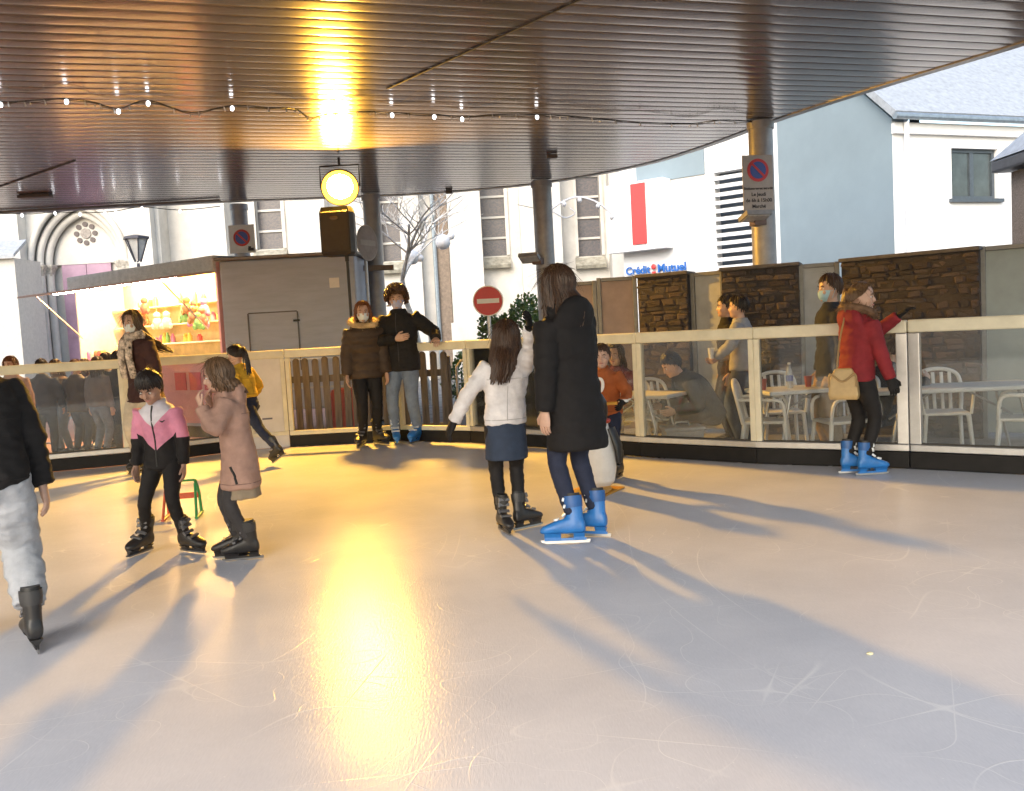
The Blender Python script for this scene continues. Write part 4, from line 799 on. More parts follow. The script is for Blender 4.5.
def hand_geo(b, Wp, d, n, side, s, curl=.35, fat=1.0, thumb=.6):
    d = nz(d); n = nz(n - d * np.dot(n, d)); a = np.cross(d, n) * side   # a: towards the thumb
    rr = []
    for t, w, th_ in ((-.02, .026, .02), (.01, .031, .02), (.05, .04, .019), (.085, .042, .016), (.098, .04, .012)):
        rr.append([Wp + d * t * s + a * w * s * fat * math.cos(q) + n * th_ * s * fat * math.sin(q) for q in np.linspace(0, 2 * math.pi, 10, endpoint=False)])
    b.loft(rr)
    for off, L in ((.029, .072), (.010, .08), (-.010, .075), (-.028, .058)):
        p = Wp + d * .088 * s + a * off * s * fat; dd = d; pts_ = [p - d * .012 * s, p]
        for k in range(3): dd = nz(np.cos(curl * (1 + .3 * k)) * dd + np.sin(curl * (1 + .3 * k)) * n); p = p + dd * L * s * (.45, .32, .23)[k]; pts_.append(p)
        b.tube(pts_, [x * s * fat for x in (.0095, .0095, .009, .0082, .0055)], 7)
    p = Wp + d * .03 * s + a * .03 * s * fat; t1 = nz(d * .7 + a * thumb + n * .25); q1 = p + t1 * .045 * s; t2 = nz(d * .95 + a * .15 + n * .35); b.tube([p - t1 * .012 * s, p, q1, q1 + t2 * .035 * s], [x * s * fat for x in (.013, .0125, .0105, .007)], 7)
HEADR = ((-.02, .10, .27, .02), (.04, .19, .345, -.06), (.12, .25, .385, -.17), (.22, .295, .395, -.27), (.34, .325, .39, -.345), (.46, .342, .375, -.40), (.56, .352, .385, -.43), (.68, .355, .39, -.445), (.8, .325, .345, -.41), (.91, .24, .25, -.31), (.97, .14, .14, -.2), (1.0, .03, .02, -.08))
def head_rings(k=1.0, add_=0.0):
    out = []
    for z, w, f, bk in HEADR:
        cy = (f + bk) / 2; ry = (f - bk) / 2; out.append([((w * k + add_) * math.cos(q), cy + (ry * k + add_) * math.sin(q), .5 + (z - .5) * k + (add_ if z > .9 else 0)) for q in np.linspace(0, 2 * math.pi, 18, endpoint=False)])
    return out
def hair_geo(style, B, hh, rs, L=1.0, wind=(0, 0, 0), n=80, vol=1.0, back=.34):
    "B: fn(local head coords)->3d ; returns MB"
    b = MB(); C0 = np.array([0, -.03, .56]); R0 = np.array([.385, .455, .475]) * vol
    def sph(th_, ph, k=1.0): return C0 + R0 * k * np.array([math.sin(th_) * math.sin(ph), math.sin(th_) * math.cos(ph), math.cos(th_)])
    fr = {'short': 58, 'fringe': 68, 'long': 50, 'bob': 66, 'tail': 46, 'curly': 62, 'none': 50}[style]
    def line_(ph):
        a = abs(math.degrees(ph)); return rad(np.interp(a, [0, 40, 62, 85, 120, 180], [fr, fr + 3, 78, 98 if style != 'curly' else 108, 118, 122]))
    nu, nv = 36, 9; grid = [[B(sph(line_(ph) * j / nv + .001, ph, 1.0 + .02 * rs.random())) for ph in np.linspace(-math.pi, math.pi, nu, endpoint=False)] for j in range(nv + 1)]
    b.loft(grid, cap=False)
    b.loft([grid[-1], [B(sph(line_(ph), ph, .9)) for ph in np.linspace(-math.pi, math.pi, nu, endpoint=False)]], cap=False)
    for i in range(n):
        ph = -math.pi + 2 * math.pi * (i + rs.random()) / n; a = abs(math.degrees(ph)); lm = line_(ph) + (rad(rs.uniform(-7, 9)) if style in ('short', 'fringe', 'curly') else 0); st = rad(rs.uniform(4, 40)); pts_ = []
        jit = rs.uniform(-.12, .12)
        for t in np.linspace(0, 1, 6): pts_.append(sph(st + (lm - st) * t, ph + jit * t, 1.015 + .035 * rs.random()))
        r0 = rs.uniform(.035, .06)
        if style in ('long', 'bob') and a > 50:
            l = L * rs.uniform(.82, 1.08) * (1 if style == 'long' else .5); p = pts_[-1].copy(); bk_ = -back * max(0., -math.cos(ph))
            for t in np.linspace(.2, 1, 6): pts_.append(p + np.array([math.sin(ph) * .05 * math.sin(t * 3) + wind[0] * t * t * l + rs.uniform(-.03, .03), -.04 * math.sin(t * 2.5) + bk_ * min(1, t * l * 1.6) + wind[1] * t * t * l + rs.uniform(-.03, .03), -l * t + wind[2] * t * t * l]))
            rad_ = list(np.concatenate([np.full(6, r0), np.linspace(r0 * 1.1, r0 * .35, 6)]))
        elif style == 'tail':
            g = np.array([0, -.5, .66]); pts_ = [sph(lm * (1 - t) * 1 + st * t * 0, ph, 1.02) * (1 - t) + (g + np.array([0, 0, .0])) * t + nz(sph(lm, ph) - C0) * .12 * math.sin(math.pi * t) for t in np.linspace(0, 1, 7)]; rad_ = list(np.linspace(r0, r0 * .6, 7))
        elif style == 'curly':
            p = sph(lm * rs.uniform(.15, 1.0), ph, 1.0); dd = nz(p - C0); s1 = nz(np.cross(dd, rs.normal(size=3))); s2 = np.cross(dd, s1); q0 = rs.uniform(0, 6)
            pts_ = [p + dd * (.03 + .2 * t) + (s1 * math.cos(q0 + 7 * t) + s2 * math.sin(q0 + 7 * t)) * .075 for t in np.linspace(0, 1, 8)]; rad_ = [.038] * 8
        else:
            if style in ('short', 'fringe'): pts_.append(pts_[-1] + np.array([0, 0, -.05]) + nz(pts_[-1] - C0) * .01)
            rad_ = list(np.linspace(r0, r0 * .4, len(pts_)))
        b.tube([B(p) for p in pts_], [r * hh for r in rad_], 5)
    for i in range(n):    # loose single hairs
        ph = rs.uniform(-math.pi, math.pi); t0 = rad(rs.uniform(5, 70)); dv = rs.normal(size=3) * .05; p0 = sph(t0, ph, 1.03)
        l_ = rs.uniform(.15, .4) * (1 + (L if style == 'long' else 0) * .5); e_ = nz(sph(t0 + .5, ph) - sph(t0, ph)) * l_
        b.tube([B(p0), B(p0 + e_ * .5 + nz(p0 - C0) * .05 + dv), B(p0 + e_ + nz(p0 - C0) * rs.uniform(.02, .1) + dv * 2)], [.006 * hh, .005 * hh, .002 * hh], 3)
    if style == 'tail':
        for i in range(26):
            o = rs.normal(size=3) * .05; g = np.array([0, -.5, .66]) + o; l = L * rs.uniform(.8, 1.1); pts_ = [g + np.array([o[0] * 1.5 * t + wind[0] * t * t, -.14 * math.sin(t * 2.2) + wind[1] * t * t, .06 * math.sin(t * 6) * (t < .5) - l * t * t]) for t in np.linspace(0, 1, 7)]
            b.tube([B(p) for p in pts_], [x * hh for x in np.linspace(.055, .02, 7)], 5)
    return b

def loc(pos, yaw, wp, h):
    d = np.array([wp[0] - pos[0], wp[1] - pos[1]]); c, s = math.cos(rad(yaw)), math.sin(rad(yaw)); return ((d[0] * c + d[1] * s) / h, (-d[0] * s + d[1] * c) / h, wp[2] / h)
def person(label, group, pos, yaw, h, hh=.14, ground=0.0, skates='black', shoe=None, near=True, pelv=(0, 0), crouch=0., lean=0., side=0., twist=0., hyaw=0., hpitch=0., hroll=0.,
           feet=None, fyaw=(8, -8), fpitch=(0, 0), hands=None, elb=None, hcurl=(.3, .3), hn=(None, None), hd=(None, None), seat=None, skin=SKIN, fem=False,
           top=None, pants=None, skirt=None, hair=None, mask=None, gloves=None, hood=None, fur=None, scarf=None, knees=None, emblem=None, zipm=None, seed=1, legs_m=None):
    """local frame: facing +Y, right hand +X. feet/hands order: (right, left), fractions of height"""
    rs = np.random.default_rng(seed); sf = min(1.05, max(.78, h / 1.66)); Bf = (1 - hh) / .865
    t = thing('person', label, 'person', (pos[0], pos[1], ground), rad(yaw), group)
    sole = .06 * sf if skates else .012; ankz = .13 * sf if skates else .085 * sf
    pz = seat if seat is not None else .515 * h * Bf + sole - crouch
    P = np.array([pelv[0] * h, pelv[1] * h, pz]); upv = rot((1, 0, 0), -rad(lean)) @ rot((0, 1, 0), rad(side)) @ np.array([0, 0, 1.]); fw0 = np.array([0, 1., 0]); rt0 = np.array([1., 0, 0])
    Rt = rot((0, 0, 1), rad(twist)); NL = .315 * h * Bf; N = P + upv * NL
    def axes(u):
        k = min(max(u, 0), 1); r = rot((0, 0, 1), rad(twist) * k) @ rt0; upk = nz(np.array([0, 0, 1.]) * (1 - k) + upv * k) if u > 0 else np.array([0, 0, 1.]); r = nz(r - upk * np.dot(r, upk)); return r, np.cross(upk, r), upk
    def spine(s):
        if s < 0: return P + np.array([0, 0, s])
        return P + (np.array([0, 0, 1.]) * (1 - s / NL) * .35 + upv * (1 - .35 * (1 - s / NL))) * s
    r1, f1, u1 = axes(1); sw = (.112 if not fem else .104) * h; shz = .03 * h
    S = [N - u1 * shz + r1 * sw, N - u1 * shz - r1 * sw]
    hipw = .05 * h; Hp = [P + np.array([hipw, 0, -.01 * h]), P + np.array([-hipw, 0, -.01 * h])]
    feet = feet or ((.06, 0, 0), (-.06, 0, 0)); A_ = []; K = []; ll = .243 * h * Bf
    for i in range(2):
        f = feet[i]; a = np.array([f[0] * h, f[1] * h, (f[2] if len(f) > 2 else 0) * h + ankz]); pole = (knees[i] if knees else (0.05 * (1 - 2 * i), 1, 0)); k, a2 = ik(Hp[i], a, ll, ll, pole); K.append(k); A_.append(a2)
    E_ = []; Wr = []; la, lf = .165 * h * Bf * 1.02, .15 * h * Bf * 1.02; hands = hands or ((.15, .03, .43), (-.15, .03, .43))
    for i in range(2):
        sg_ = 1 - 2 * i; tgt = np.array(hands[i]) * h; pole = elb[i] if elb and elb[i] is not None else (.35 * sg_, -.8, -.3); e, w = ik(S[i], tgt, la, lf, pole); E_.append(e); Wr.append(w)
    # head frame
    hm = hh * h; Hr = rot((0, 0, 1), rad(twist + hyaw)) @ rot((1, 0, 0), -rad(hpitch + lean * .55)) @ rot((0, 1, 0), rad(hroll + side * .5))
    hb = N + upv * .035 * h + f1 * .012 * h
    def B(p): return hb + Hr @ (np.asarray(p) * hm)
    # ---- body (one continuous skin)
    body = MB(); hx = lambda u: spine(u * NL)
    rings = []
    for u, w, d in ((-.2, .06, .05), (0, .08, .055), (.35, .066, .046), (.7, .082, .055), (.88, .075, .042), (.97, .035, .034), (1.04, .031, .031)):
        r, f, q_ = axes(u); rings.append([spine(u * NL) + r * w * h * math.cos(q) + f * d * h * math.sin(q) for q in np.linspace(0, 2 * math.pi, 16, endpoint=False)])
    body.loft(rings); body.tube([N - u1 * .02 * h, hb + Hr @ np.array([0, -.06, .12]) * hm, B((0, -.05, .35))], [.033 * h, .03 * h, .032 * h], 12)
    body.loft([[B(p) for p in rg] for rg in head_rings()])
    body.tube([B((0, .37, .52)), B((0, .43, .42)), B((0, .47, .345)), B((0, .39, .31))], [.035 * hm, .045 * hm, .06 * hm, .04 * hm], 8)
    body.tube([B((-.17, .35, .555)), B((0, .385, .56)), B((.17, .35, .555))], .035 * hm, 6); body.ell(B((0, .34, .05)), (.1 * hm, .08 * hm, .07 * hm))
    for sg_ in (-1, 1): body.ell(B((sg_ * .355, -.03, .45)), (.035 * hm, .075 * hm, .11 * hm), (Hr[:, 0], Hr[:, 1], Hr[:, 2])); body.ell(B((sg_ * .19, .3, .33)), (.1 * hm, .08 * hm, .09 * hm))
    for i in range(2):
        body.tube(smooth_path([S[i], E_[i], Wr[i]]), list(np.interp(np.linspace(0, 1, 13), [0, .45, .55, 1], [.028 * h, .022 * h, .021 * h, .015 * h])), 8)
        body.tube(smooth_path([Hp[i], K[i], A_[i]]), list(np.interp(np.linspace(0, 1, 13), [0, .5, .65, 1], [.042 * h, .027 * h, .028 * h, .018 * h])), 8)
    me = body.remesh('body', [skin], (.0085 if near else .014) * max(.8, h / 1.6), 2)
    bm = bmesh.new(); bm.from_mesh(me); hs = h / 1.7 * (1.08 if h < 1.35 else 1.0)
    for i in range(2):
        sg_ = 1 - 2 * i; fd = nz(Wr[i] - E_[i]); d_ = nz(np.array(hd[i], float)) if hd[i] is not None else fd; n_ = np.array(hn[i], float) if hn[i] is not None else nz(np.array([-sg_ * 1., .25, 0]))
        g_ = MB(); hand_geo(g_, Wr[i], d_, n_, sg_, hs * (1.0 if not gloves else 1.06), hcurl[i], 1.22 if gloves else 1.0)
        if gloves: g_.tube([Wr[i] - fd * .03 * hs, Wr[i] + fd * .01 * hs], .035 * hs, 10); link('glove', g_.mesh('glove', gloves, 60), t)
        else:
            tm_ = g_.mesh('h', skin, 60); bm.from_mesh(tm_); bpy.data.meshes.remove(tm_)
    bm.to_mesh(me); bm.free(); me.polygons.foreach_set('use_smooth', [True] * len(me.polygons)); bo = link('body', me, t)
    # ---- face
    for sg_ in (-1, 1):
        e = MB(); e.ell(B((sg_ * .15, .345, .475)), (.052 * hm, .045 * hm, .024 * hm), (Hr[:, 0], Hr[:, 1], Hr[:, 2]), 10, 6); eo = link('eye', e.mesh('eye', EYEW, 60), t)
        e = MB(); e.ell(B((sg_ * .145, .385, .475)), (.028 * hm, .018 * hm, .024 * hm), (Hr[:, 0], Hr[:, 1], Hr[:, 2]), 8, 6); link('iris', e.mesh('iris', EYED, 60), eo)
        if hair: e = MB(); e.tube([B((sg_ * .07, .405, .555)), B((sg_ * .15, .40, .585)), B((sg_ * .235, .335, .555))], [.014 * hm, .02 * hm, .01 * hm], 5); link('eyebrow', e.mesh('eyebrow', hair['m']), t)
    if not mask: e = MB(); e.tube([B((-.1, .375, .185)), B((-.04, .41, .20)), B((0, .412, .19)), B((.04, .41, .20)), B((.1, .375, .185))], [.01 * hm, .028 * hm, .026 * hm, .028 * hm, .01 * hm], 6); link('mouth', e.mesh('mouth', LIP, 60), t)
    else:
        e = MB(); nu = 13; rows = []
        for z, k, bl_ in ((-.02, .99, .0), (.08, 1.0, .03), (.18, 1.0, .05), (.28, 1.0, .065), (.36, 1.0, .07), (.41, 1.0, .05)):
            w = np.interp(z, [r_[0] for r_ in HEADR], [r_[1] for r_ in HEADR]); f_ = np.interp(z, [r_[0] for r_ in HEADR], [r_[2] for r_ in HEADR]); b_ = np.interp(z, [r_[0] for r_ in HEADR], [r_[3] for r_ in HEADR]); cy = (f_ + b_) / 2; ry = (f_ - b_) / 2
            rows.append([B(((w + .025) * math.sin(q), cy + (ry + .025 + bl_ * math.exp(-(q / .35) ** 2)) * math.cos(q), z)) for q in np.linspace(-1.25, 1.25, nu)])
        e.loft(rows, cap=False, closed=False); mo = link('face_mask', e.mesh('face_mask', mask, 60), t)
        for sg_ in (-1, 1):
            e = MB(); e.tube([B((sg_ * .335, .1, .37)), B((sg_ * .385, -.06, .47)), B((sg_ * .35, .08, .1))], .008 * hm, 4); link('ear_loop', e.mesh('ear_loop', mask), mo)
    # ---- hair
    if hair:
        hg = hair_geo(hair['s'], B, hm, rs, hair.get('L', 1.0), hair.get('wind', (0, 0, 0)), hair.get('n', 90 if near else 50), hair.get('vol', 1.0)); link('hair', hg.mesh('hair', hair['m'], 70), t)
    # ---- trousers / leggings
    lo = (pants or {}).get('loose', 1.0); pm = (pants or {}).get('m')
    if pants:
        b = MB(); rings = []
        for u, w, d in ((-.24, .05, .05), (-.12, .082, .062), (0, .09, .066), (.2, .08, .058), (.32, .075, .052)):
            r, f, q_ = axes(u); rings.append([spine(u * NL) + r * w * h * math.cos(q) + f * d * h * math.sin(q) for q in np.linspace(0, 2 * math.pi, 18, endpoint=False)])
        b.loft(rings)
        for i in range(2):
            e_ = A_[i] + nz(K[i] - A_[i]) * ((.05 if not pants.get('over') else .1) if skates else -.02) * sf; pth = smooth_path([Hp[i], K[i], e_], 9); tt = np.linspace(0, 1, len(pth)); base = np.interp(tt, [0, .2, .5, .7, 1], [.056, .051, .036, .034, .027]) * h
            base = base * (1 + (lo - 1) * np.interp(tt, [0, .3, 1], [.3, .8, 1.5])); base += pants.get('fold', 0) * np.sin(tt * 38 + i) * np.interp(tt, [0, .35, .5, .75, 1], [.2, .1, .8, .5, 1.3]); b.tube(pth, list(base), 14)
        link('trousers' if lo > 1.05 else 'leggings', b.remesh('trousers', [pm], .011 if near else .016, 3, wrinkle=pants.get('wr', .004) * 1.4, wscale=12, seed=seed), t)
    if skirt:
        b = MB(); rings = []
        for s in np.linspace(skirt['hem'] - pz, .06 * h, 9):
            k = (s - (skirt['hem'] - pz)) / (.06 * h - skirt['hem'] + pz); r, f, q_ = axes(0); c = spine(s) + (0.5 * (A_[0] + A_[1]) - P) * np.array([1, 1, 0]) * (1 - k) * .25; w = (.095 + skirt.get('fl', .02) * (1 - k)) * h; d = (.075 + skirt.get('fl', .02) * (1 - k)) * h
            rings.append([c + r * w * (1 + .04 * (1 - k) * math.sin(5 * q)) * math.cos(q) + f * d * (1 + .05 * (1 - k) * math.sin(7 * q)) * math.sin(q) for q in np.linspace(0, 2 * math.pi, 26, endpoint=False)])
        b.loft(rings); link('skirt', b.remesh('skirt', [skirt['m']], .011, 1, wrinkle=.003, wscale=14, seed=seed), t)
    # ---- jacket / coat
    if top:
        hem = top['hem'] - pz; thk = top.get('th', 1.0); baf = top.get('baf', 0); fl = top.get('fl', 0); b = MB(); rings = []; n_ = 40; fit = top.get('fit', 1.0)
        W_ = lambda u: np.interp(u, [-3, -.3, 0, .35, .7, .86, .95, 1.0, 1.05], [.104, .102, .1, .092, .105, .103, .078, .056, .046]) * h * thk
        D_ = lambda u: np.interp(u, [-3, -.3, 0, .35, .7, .86, .95, 1.0, 1.05], [.078, .078, .077, .068, .079, .07, .058, .05, .044]) * h * thk
        Cc_ = (0.5 * (A_[0] + A_[1]) - P) * np.array([1, 1, 0])
        for s in np.linspace(hem, NL * 1.06, n_):
            u = s / NL; k = max(0, -s) / max(.01, -hem) if hem < 0 else 0; r, f, q_ = axes(u); w, d = W_(u) + fl * h * k, D_(u) + fl * h * k
            if baf: m_ = 1 + top.get('pf', .05) * (abs(math.sin(math.pi * s / baf)) ** .6 - .5) * (1 if u < .9 else .3); w *= m_; d *= m_
            c = spine(s) + Cc_ * k * .35
            rings.append([c + r * w * math.copysign(abs(math.cos(q)) ** .85, math.cos(q)) + f * d * math.sin(q) for q in np.linspace(0, 2 * math.pi, 22, endpoint=False)])
        b.loft(rings)
        for i in range(2):
            sg_ = 1 - 2 * i; fd = nz(Wr[i] - E_[i]); pth = smooth_path([S[i] - r1 * sg_ * .02 * h, E_[i], Wr[i] - fd * top.get('cuff', 0)], 10); tt = np.linspace(0, 1, len(pth)); base = np.interp(tt, [0, .15, .5, .6, 1], [.046, .043, .035, .034, .028]) * h * thk * top.get('slv', 1.0)
            if baf: base = base * (1 + top.get('pf', .05) * 1.6 * (np.abs(np.sin(np.pi * tt * (la + lf) / (baf * .8))) ** .6 - .5))
            else: base = base + .007 * (np.sin(tt * 26 + i * 2 + seed) * .6 + np.sin(tt * 47 + seed) * .4) * np.interp(tt, [0, .4, .55, .8, 1], [.2, .5, 1, .5, 1])
            b.tube(pth, list(base), 14)
        if hood == 'down':
            b.ell(N - f1 * .06 * h - u1 * .022 * h, (.092 * h, .036 * h, .082 * h), (r1, nz(f1 + u1 * .25), nz(u1 - f1 * .25)), 16, 10); b.tube([N + f1 * .05 * h + u1 * .005 * h, N + r1 * .062 * h + u1 * .015 * h, N - f1 * .055 * h + u1 * .03 * h, N - r1 * .062 * h + u1 * .015 * h, N + f1 * .05 * h + u1 * .005 * h], .022 * h, 8)
        else:
            b.tube([N - u1 * .02 * h, N + u1 * .028 * h], [(.058 * h * thk, .056 * h * thk), (.048 * h, .05 * h)], 16, ref=r1)
        Minv = np.array([r1, f1, u1]); cls = top.get('cls')
        jm = b.remesh(top.get('name', 'jacket'), top['m'] if isinstance(top['m'], list) else [top['m']], .0115 if near else .017, top.get('it', 1 if baf else 3), (lambda c: cls(c / h, c, E_, S)) if cls else None, wrinkle=top.get('wr', .006) * 1.5, wscale=top.get('ws', 10), seed=seed, cuts=top.get('cuts')); jo = link(top.get('name', 'jacket'), jm, t)
        def front_pt(s, off=.004, x=0.):
            u = s / NL; r, f, q_ = axes(u); return spine(s) + f * (D_(u) * (1 - (x / max(W_(u), .01)) ** 2) ** .5 + off) + r * x
        if zipm is not None:
            e = MB(); e.tube([front_pt(s, .002) for s in np.linspace(hem + .02, NL * 1.0, 14)], .006, 5); link('zip', e.mesh('zip', zipm), jo)
        m0 = top['m'][0] if isinstance(top['m'], list) else top['m']
        if near and not baf and m0.name in CLC:
            from mathutils.bvhtree import BVHTree
            bv = BVHTree.FromPolygons([v.co for v in jm.vertices], [tuple(p.vertices) for p in jm.polygons]); sm_ = mat(m0.name + '_seam', tuple(x * .6 for x in CLC[m0.name]), .9, var=0)
            def cast(o, d):
                q = bv.ray_cast(Vector(o), Vector(d)); return None if q[0] is None else np.array(q[0]) + np.array(q[1]) * .0005
            zb, zt_ = top['hem'], N[2]; ctr_ = lambda z: spine(z - pz)
            sms = [[cast(ctr_(z) - np.array([0, .9, 0]), (0, 1, 0)) for z in np.linspace(zb + .03, zt_ - .12 * h, 14)], [cast(ctr_(zt_ - .085 * h) + np.array([x * h, -.9, 0]), (0, 1, 0)) for x in np.linspace(-.1, .1, 11)],
                   [cast(ctr_(zb + .035) + np.array([math.cos(q), math.sin(q), 0]), (-math.cos(q), -math.sin(q), 0)) for q in np.linspace(0, 2 * math.pi, 30)]]
            for sp_ in sms:
                sp_ = [p_ for p_ in sp_ if p_ is not None and np.linalg.norm((p_ - ctr_(p_[2]))[:2]) < .135 * h * thk + fl * h]
                if len(sp_) > 3: e = MB(); e.tube(sp_, .0028, 4); link('seam', e.mesh('seam', sm_), jo)
            for i in range(2):
                fd = nz(Wr[i] - E_[i]); e = MB(); e.tube([Wr[i] - fd * .045, Wr[i] - fd * .01], [.0315 * h * thk * top.get('slv', 1), .029 * h * thk], 14); link('cuff', e.mesh('cuff', m0, 40), jo)
        if top.get('pockets'):
            from mathutils.bvhtree import BVHTree
            bv = BVHTree.FromPolygons([v.co for v in jm.vertices], [tuple(p.vertices) for p in jm.polygons])
            for a_, c_ in top['pockets']:
                e = MB(); e.tube([np.array(bv.find_nearest(Vector((np.array(a_) * (1 - k) + np.array(c_) * k) * h))[0]) for k in np.linspace(0, 1, 6)], .008, 6); link('pocket', e.mesh('pocket', blk), jo)
        if emblem: emblem(jo, front_pt, NL, h)
        if fur:
            e = MB(); ringp = [N + u1 * (.0 + .05 * (0.5 - .5 * math.cos(q))) * h - f1 * math.cos(q) * -.06 * h * (1 if math.cos(q) > 0 else 1.5) + r1 * math.sin(q) * .088 * h for q in np.linspace(0, 2 * math.pi, 22)]
            e.tube(ringp, .022 * h, 8)
            for i in range(700):
                p = ringp[rs.integers(22)]; d_ = nz(rs.normal(size=3)); e.tube([p + d_ * .012 * h, p + nz(d_ + rs.normal(size=3) * .4) * rs.uniform(.03, .045) * h], [.0035, .001], 3)
            link('hood_trim', e.mesh('hood_trim', fur), jo)
    if scarf is not None:
        e = MB(); e.tube([N + f1 * .075 * h + u1 * .0, N + r1 * .065 * h + u1 * .02 * h, N - f1 * .06 * h + u1 * .03 * h, N - r1 * .065 * h + u1 * .02 * h, N + f1 * .075 * h], [(.034 * h, .024 * h)] * 5, 10)
        for sx in (-.03, .03): e.tube([N + f1 * .08 * h + r1 * sx * h, N + f1 * .105 * h - u1 * .1 * h + r1 * sx * h * 1.2, N + f1 * .1 * h - u1 * .24 * h + r1 * sx * h * 1.5], [(.03 * h, .014 * h)] * 3, 8, ref=r1)
        link('scarf', e.remesh('scarf', [scarf], .011, 2, wrinkle=.006, wscale=16, seed=seed), t)
    for i in range(2):
        sv_ = nz(K[i] - A_[i]); fr_ = rot((0, 0, 1), rad(fyaw[i])) @ np.array([1., 0, 0]); rl = max(-.2, min(.2, math.asin(max(-1, min(1, np.dot(sv_, fr_))))))
        if skates: add_skate(t, A_[i], rad(fyaw[i]), rad(fpitch[i]), sf * .98, skates, rl)
        else: add_shoe(t, A_[i], rad(fyaw[i]), rad(fpitch[i]), sf * 1.05, shoe or MATS['black_plastic'])
    t['_j'] = 0; del t['_j']
    return t, dict(W=Wr, N=N, B=B, S=S, P=P)

HB = hair_mat('hair_brown', (.055, .028, .016)); HD = hair_mat('hair_dark', (.018, .012, .01)); HL = hair_mat('hair_light_brown', (.13, .075, .04)); HR_ = hair_mat('hair_auburn', (.16, .06, .025)); HC = hair_mat('hair_curly', (.08, .04, .02))
black = cloth('black_fabric', (.014, .013, .014)); blackp = cloth('black_nylon', (.011, .010, .011), .8, True); legg = cloth('black_leggings', (.012, .011, .012), .7); navy = cloth('navy_denim', (.022, .028, .055)); jean = cloth('blue_denim', (.17, .22, .31)); djean = cloth('dark_denim', (.03, .045, .08))
sweat = cloth('grey_sweat', (.40, .42, .46)); redc = cloth('red_nylon', (.21, .02, .027), .8, True); bei = cloth('dusty_wool', (.40, .25, .20)); beid = cloth('taupe_wool', (.30, .24, .17)); whc = cloth('white_nylon', (.62, .60, .66), .6); whitej = cloth('white_quilt', (.68, .67, .70), .65); pinkc = cloth('pink_nylon', (.62, .24, .36), .6)
parka = cloth('brown_parka', (.055, .036, .024), .65, True); burg = cloth('burgundy_coat', (.05, .022, .022)); yel = cloth('yellow_top', (.55, .33, .03)); orange = cloth('orange_jersey', (.36, .10, .03)); greyk = cloth('grey_knit', (.33, .33, .35)); navyc = cloth('navy_cloth', (.018, .022, .035)); tan = cloth('tan_cloth', (.30, .21, .12)); cream_c = cloth('cream_cloth', (.52, .45, .36)); brownf = cloth('brown_fleece', (.2, .12, .07)); greyc = cloth('charcoal', (.05, .05, .055)); redd = cloth('dark_red', (.20, .03, .035))
mskw = mat('mask_white', (.66, .72, .76), .7, var=.05); mskl = mat('mask_lavender', (.40, .42, .62), .7, var=.05); mskb = mat('mask_blue', (.35, .55, .68), .7, var=.05)
scf = mat('scarf_pattern', (.5, .42, .36), .9, var=.75, scale=22); furb = mat('fur_blond', (.62, .45, .24), .8, var=.3); furd = mat('fur_brown', (.16, .09, .05), .8, var=.3)
ON = 'skaters on the ice'
def W2(x, y, z=0): p = at_z(x, y, z); return (p[0], p[1])
# 1 boy in the colour-block jacket
def cls_boy(c, m, E_, S):
    x, z = abs(c[0]), c[2]
    if z > .715 + 1.05 * x: return 1
    if x > .118: return 2 if z > .655 else 0
    return 2 if z > .585 + .85 * x else 0
BOYC = [((0, 0, .715), (s_ * 1.05, 0, -1)) for s_ in (1, -1)] + [((0, 0, .585), (s_ * .85, 0, -1)) for s_ in (1, -1)] + [((s_ * .118, 0, 0), (1, 0, 0)) for s_ in (1, -1)] + [((0, 0, .655), (0, 0, 1))]
def boy_emb(jo, fp, NL, h):
    e = MB(); p = fp(NL * .72, .006, -.055 * h); e.tube([p + np.array([-.02, 0, .004]), p + np.array([-.005, .002, -.006]), p + np.array([.028, 0, .008])], [.003, .005, .001], 5); link('logo', e.mesh('logo', blk), jo)
person('boy in white, pink and black zip jacket looking down at his skates', ON, W2(172, 552), 172, 1.11, .165, near=True, hpitch=30, lean=6, feet=((.145, .0), (-.10, .03)), fyaw=(-12, 68), hands=((.165, .03, .40), (-.15, .06, .42)),
       top=dict(m=[black, whc, pinkc], hem=.53, th=1.02, cls=cls_boy, cuts=[(tuple(np.array(c) * 1.11), n) for c, n in BOYC], wr=.005, baf=.07, pf=.03), zipm=blk, emblem=boy_emb, pants=dict(m=legg), hair=dict(s='fringe', m=HD, n=110), skin=SKIN_D, seed=11)
# 2 girl in the dusty coat
person('girl in long dusty pink hooded coat holding a hand to her mouth', ON, W2(247, 558), 108, 1.15, .16, hyaw=-6, hpitch=6, lean=8, side=4, feet=((.03, .03), (-.05, -.02)), fyaw=(-14, -8), hands=((.03, .115, .80), (-.07, .16, .80)), elb=((.8, -.1, -.7), (-.5, .2, -.9)), hcurl=(.6, .6), hn=((-.3, -1, .1), (.3, -1, .1)), hd=((-.3, .4, .9), (.2, .3, .9)),
       top=dict(m=bei, pockets=[((-.16, .075, .50), (-.17, .03, .42))], hem=.43, th=1.12, fl=.014, wr=.006, name='coat'), hood='down', skirt=dict(m=beid, hem=.37, fl=.02), pants=dict(m=cloth('grey_tights', (.05, .047, .05))), hair=dict(s='long', m=HL, L=.55, n=130), fem=True, seed=12)
# 3 teenager at the left edge
person('teenager in black jacket and grey sweatpants cut off by the left edge', ON, W2(2, 653), 30, 1.5, .14, lean=32, side=-4, hpitch=10, feet=((.085, -.04), (-.14, .16)), fyaw=(6, 5), hands=((.155, .03, .40), (-.22, .2, .5)), pelv=(0.0, .0), crouch=.05, top=dict(m=black, hem=.72, th=1.14, wr=.007), pants=dict(m=sweat, loose=1.42, fold=.008, wr=.009, over=1), hair=dict(s='short', m=HD), seed=13)
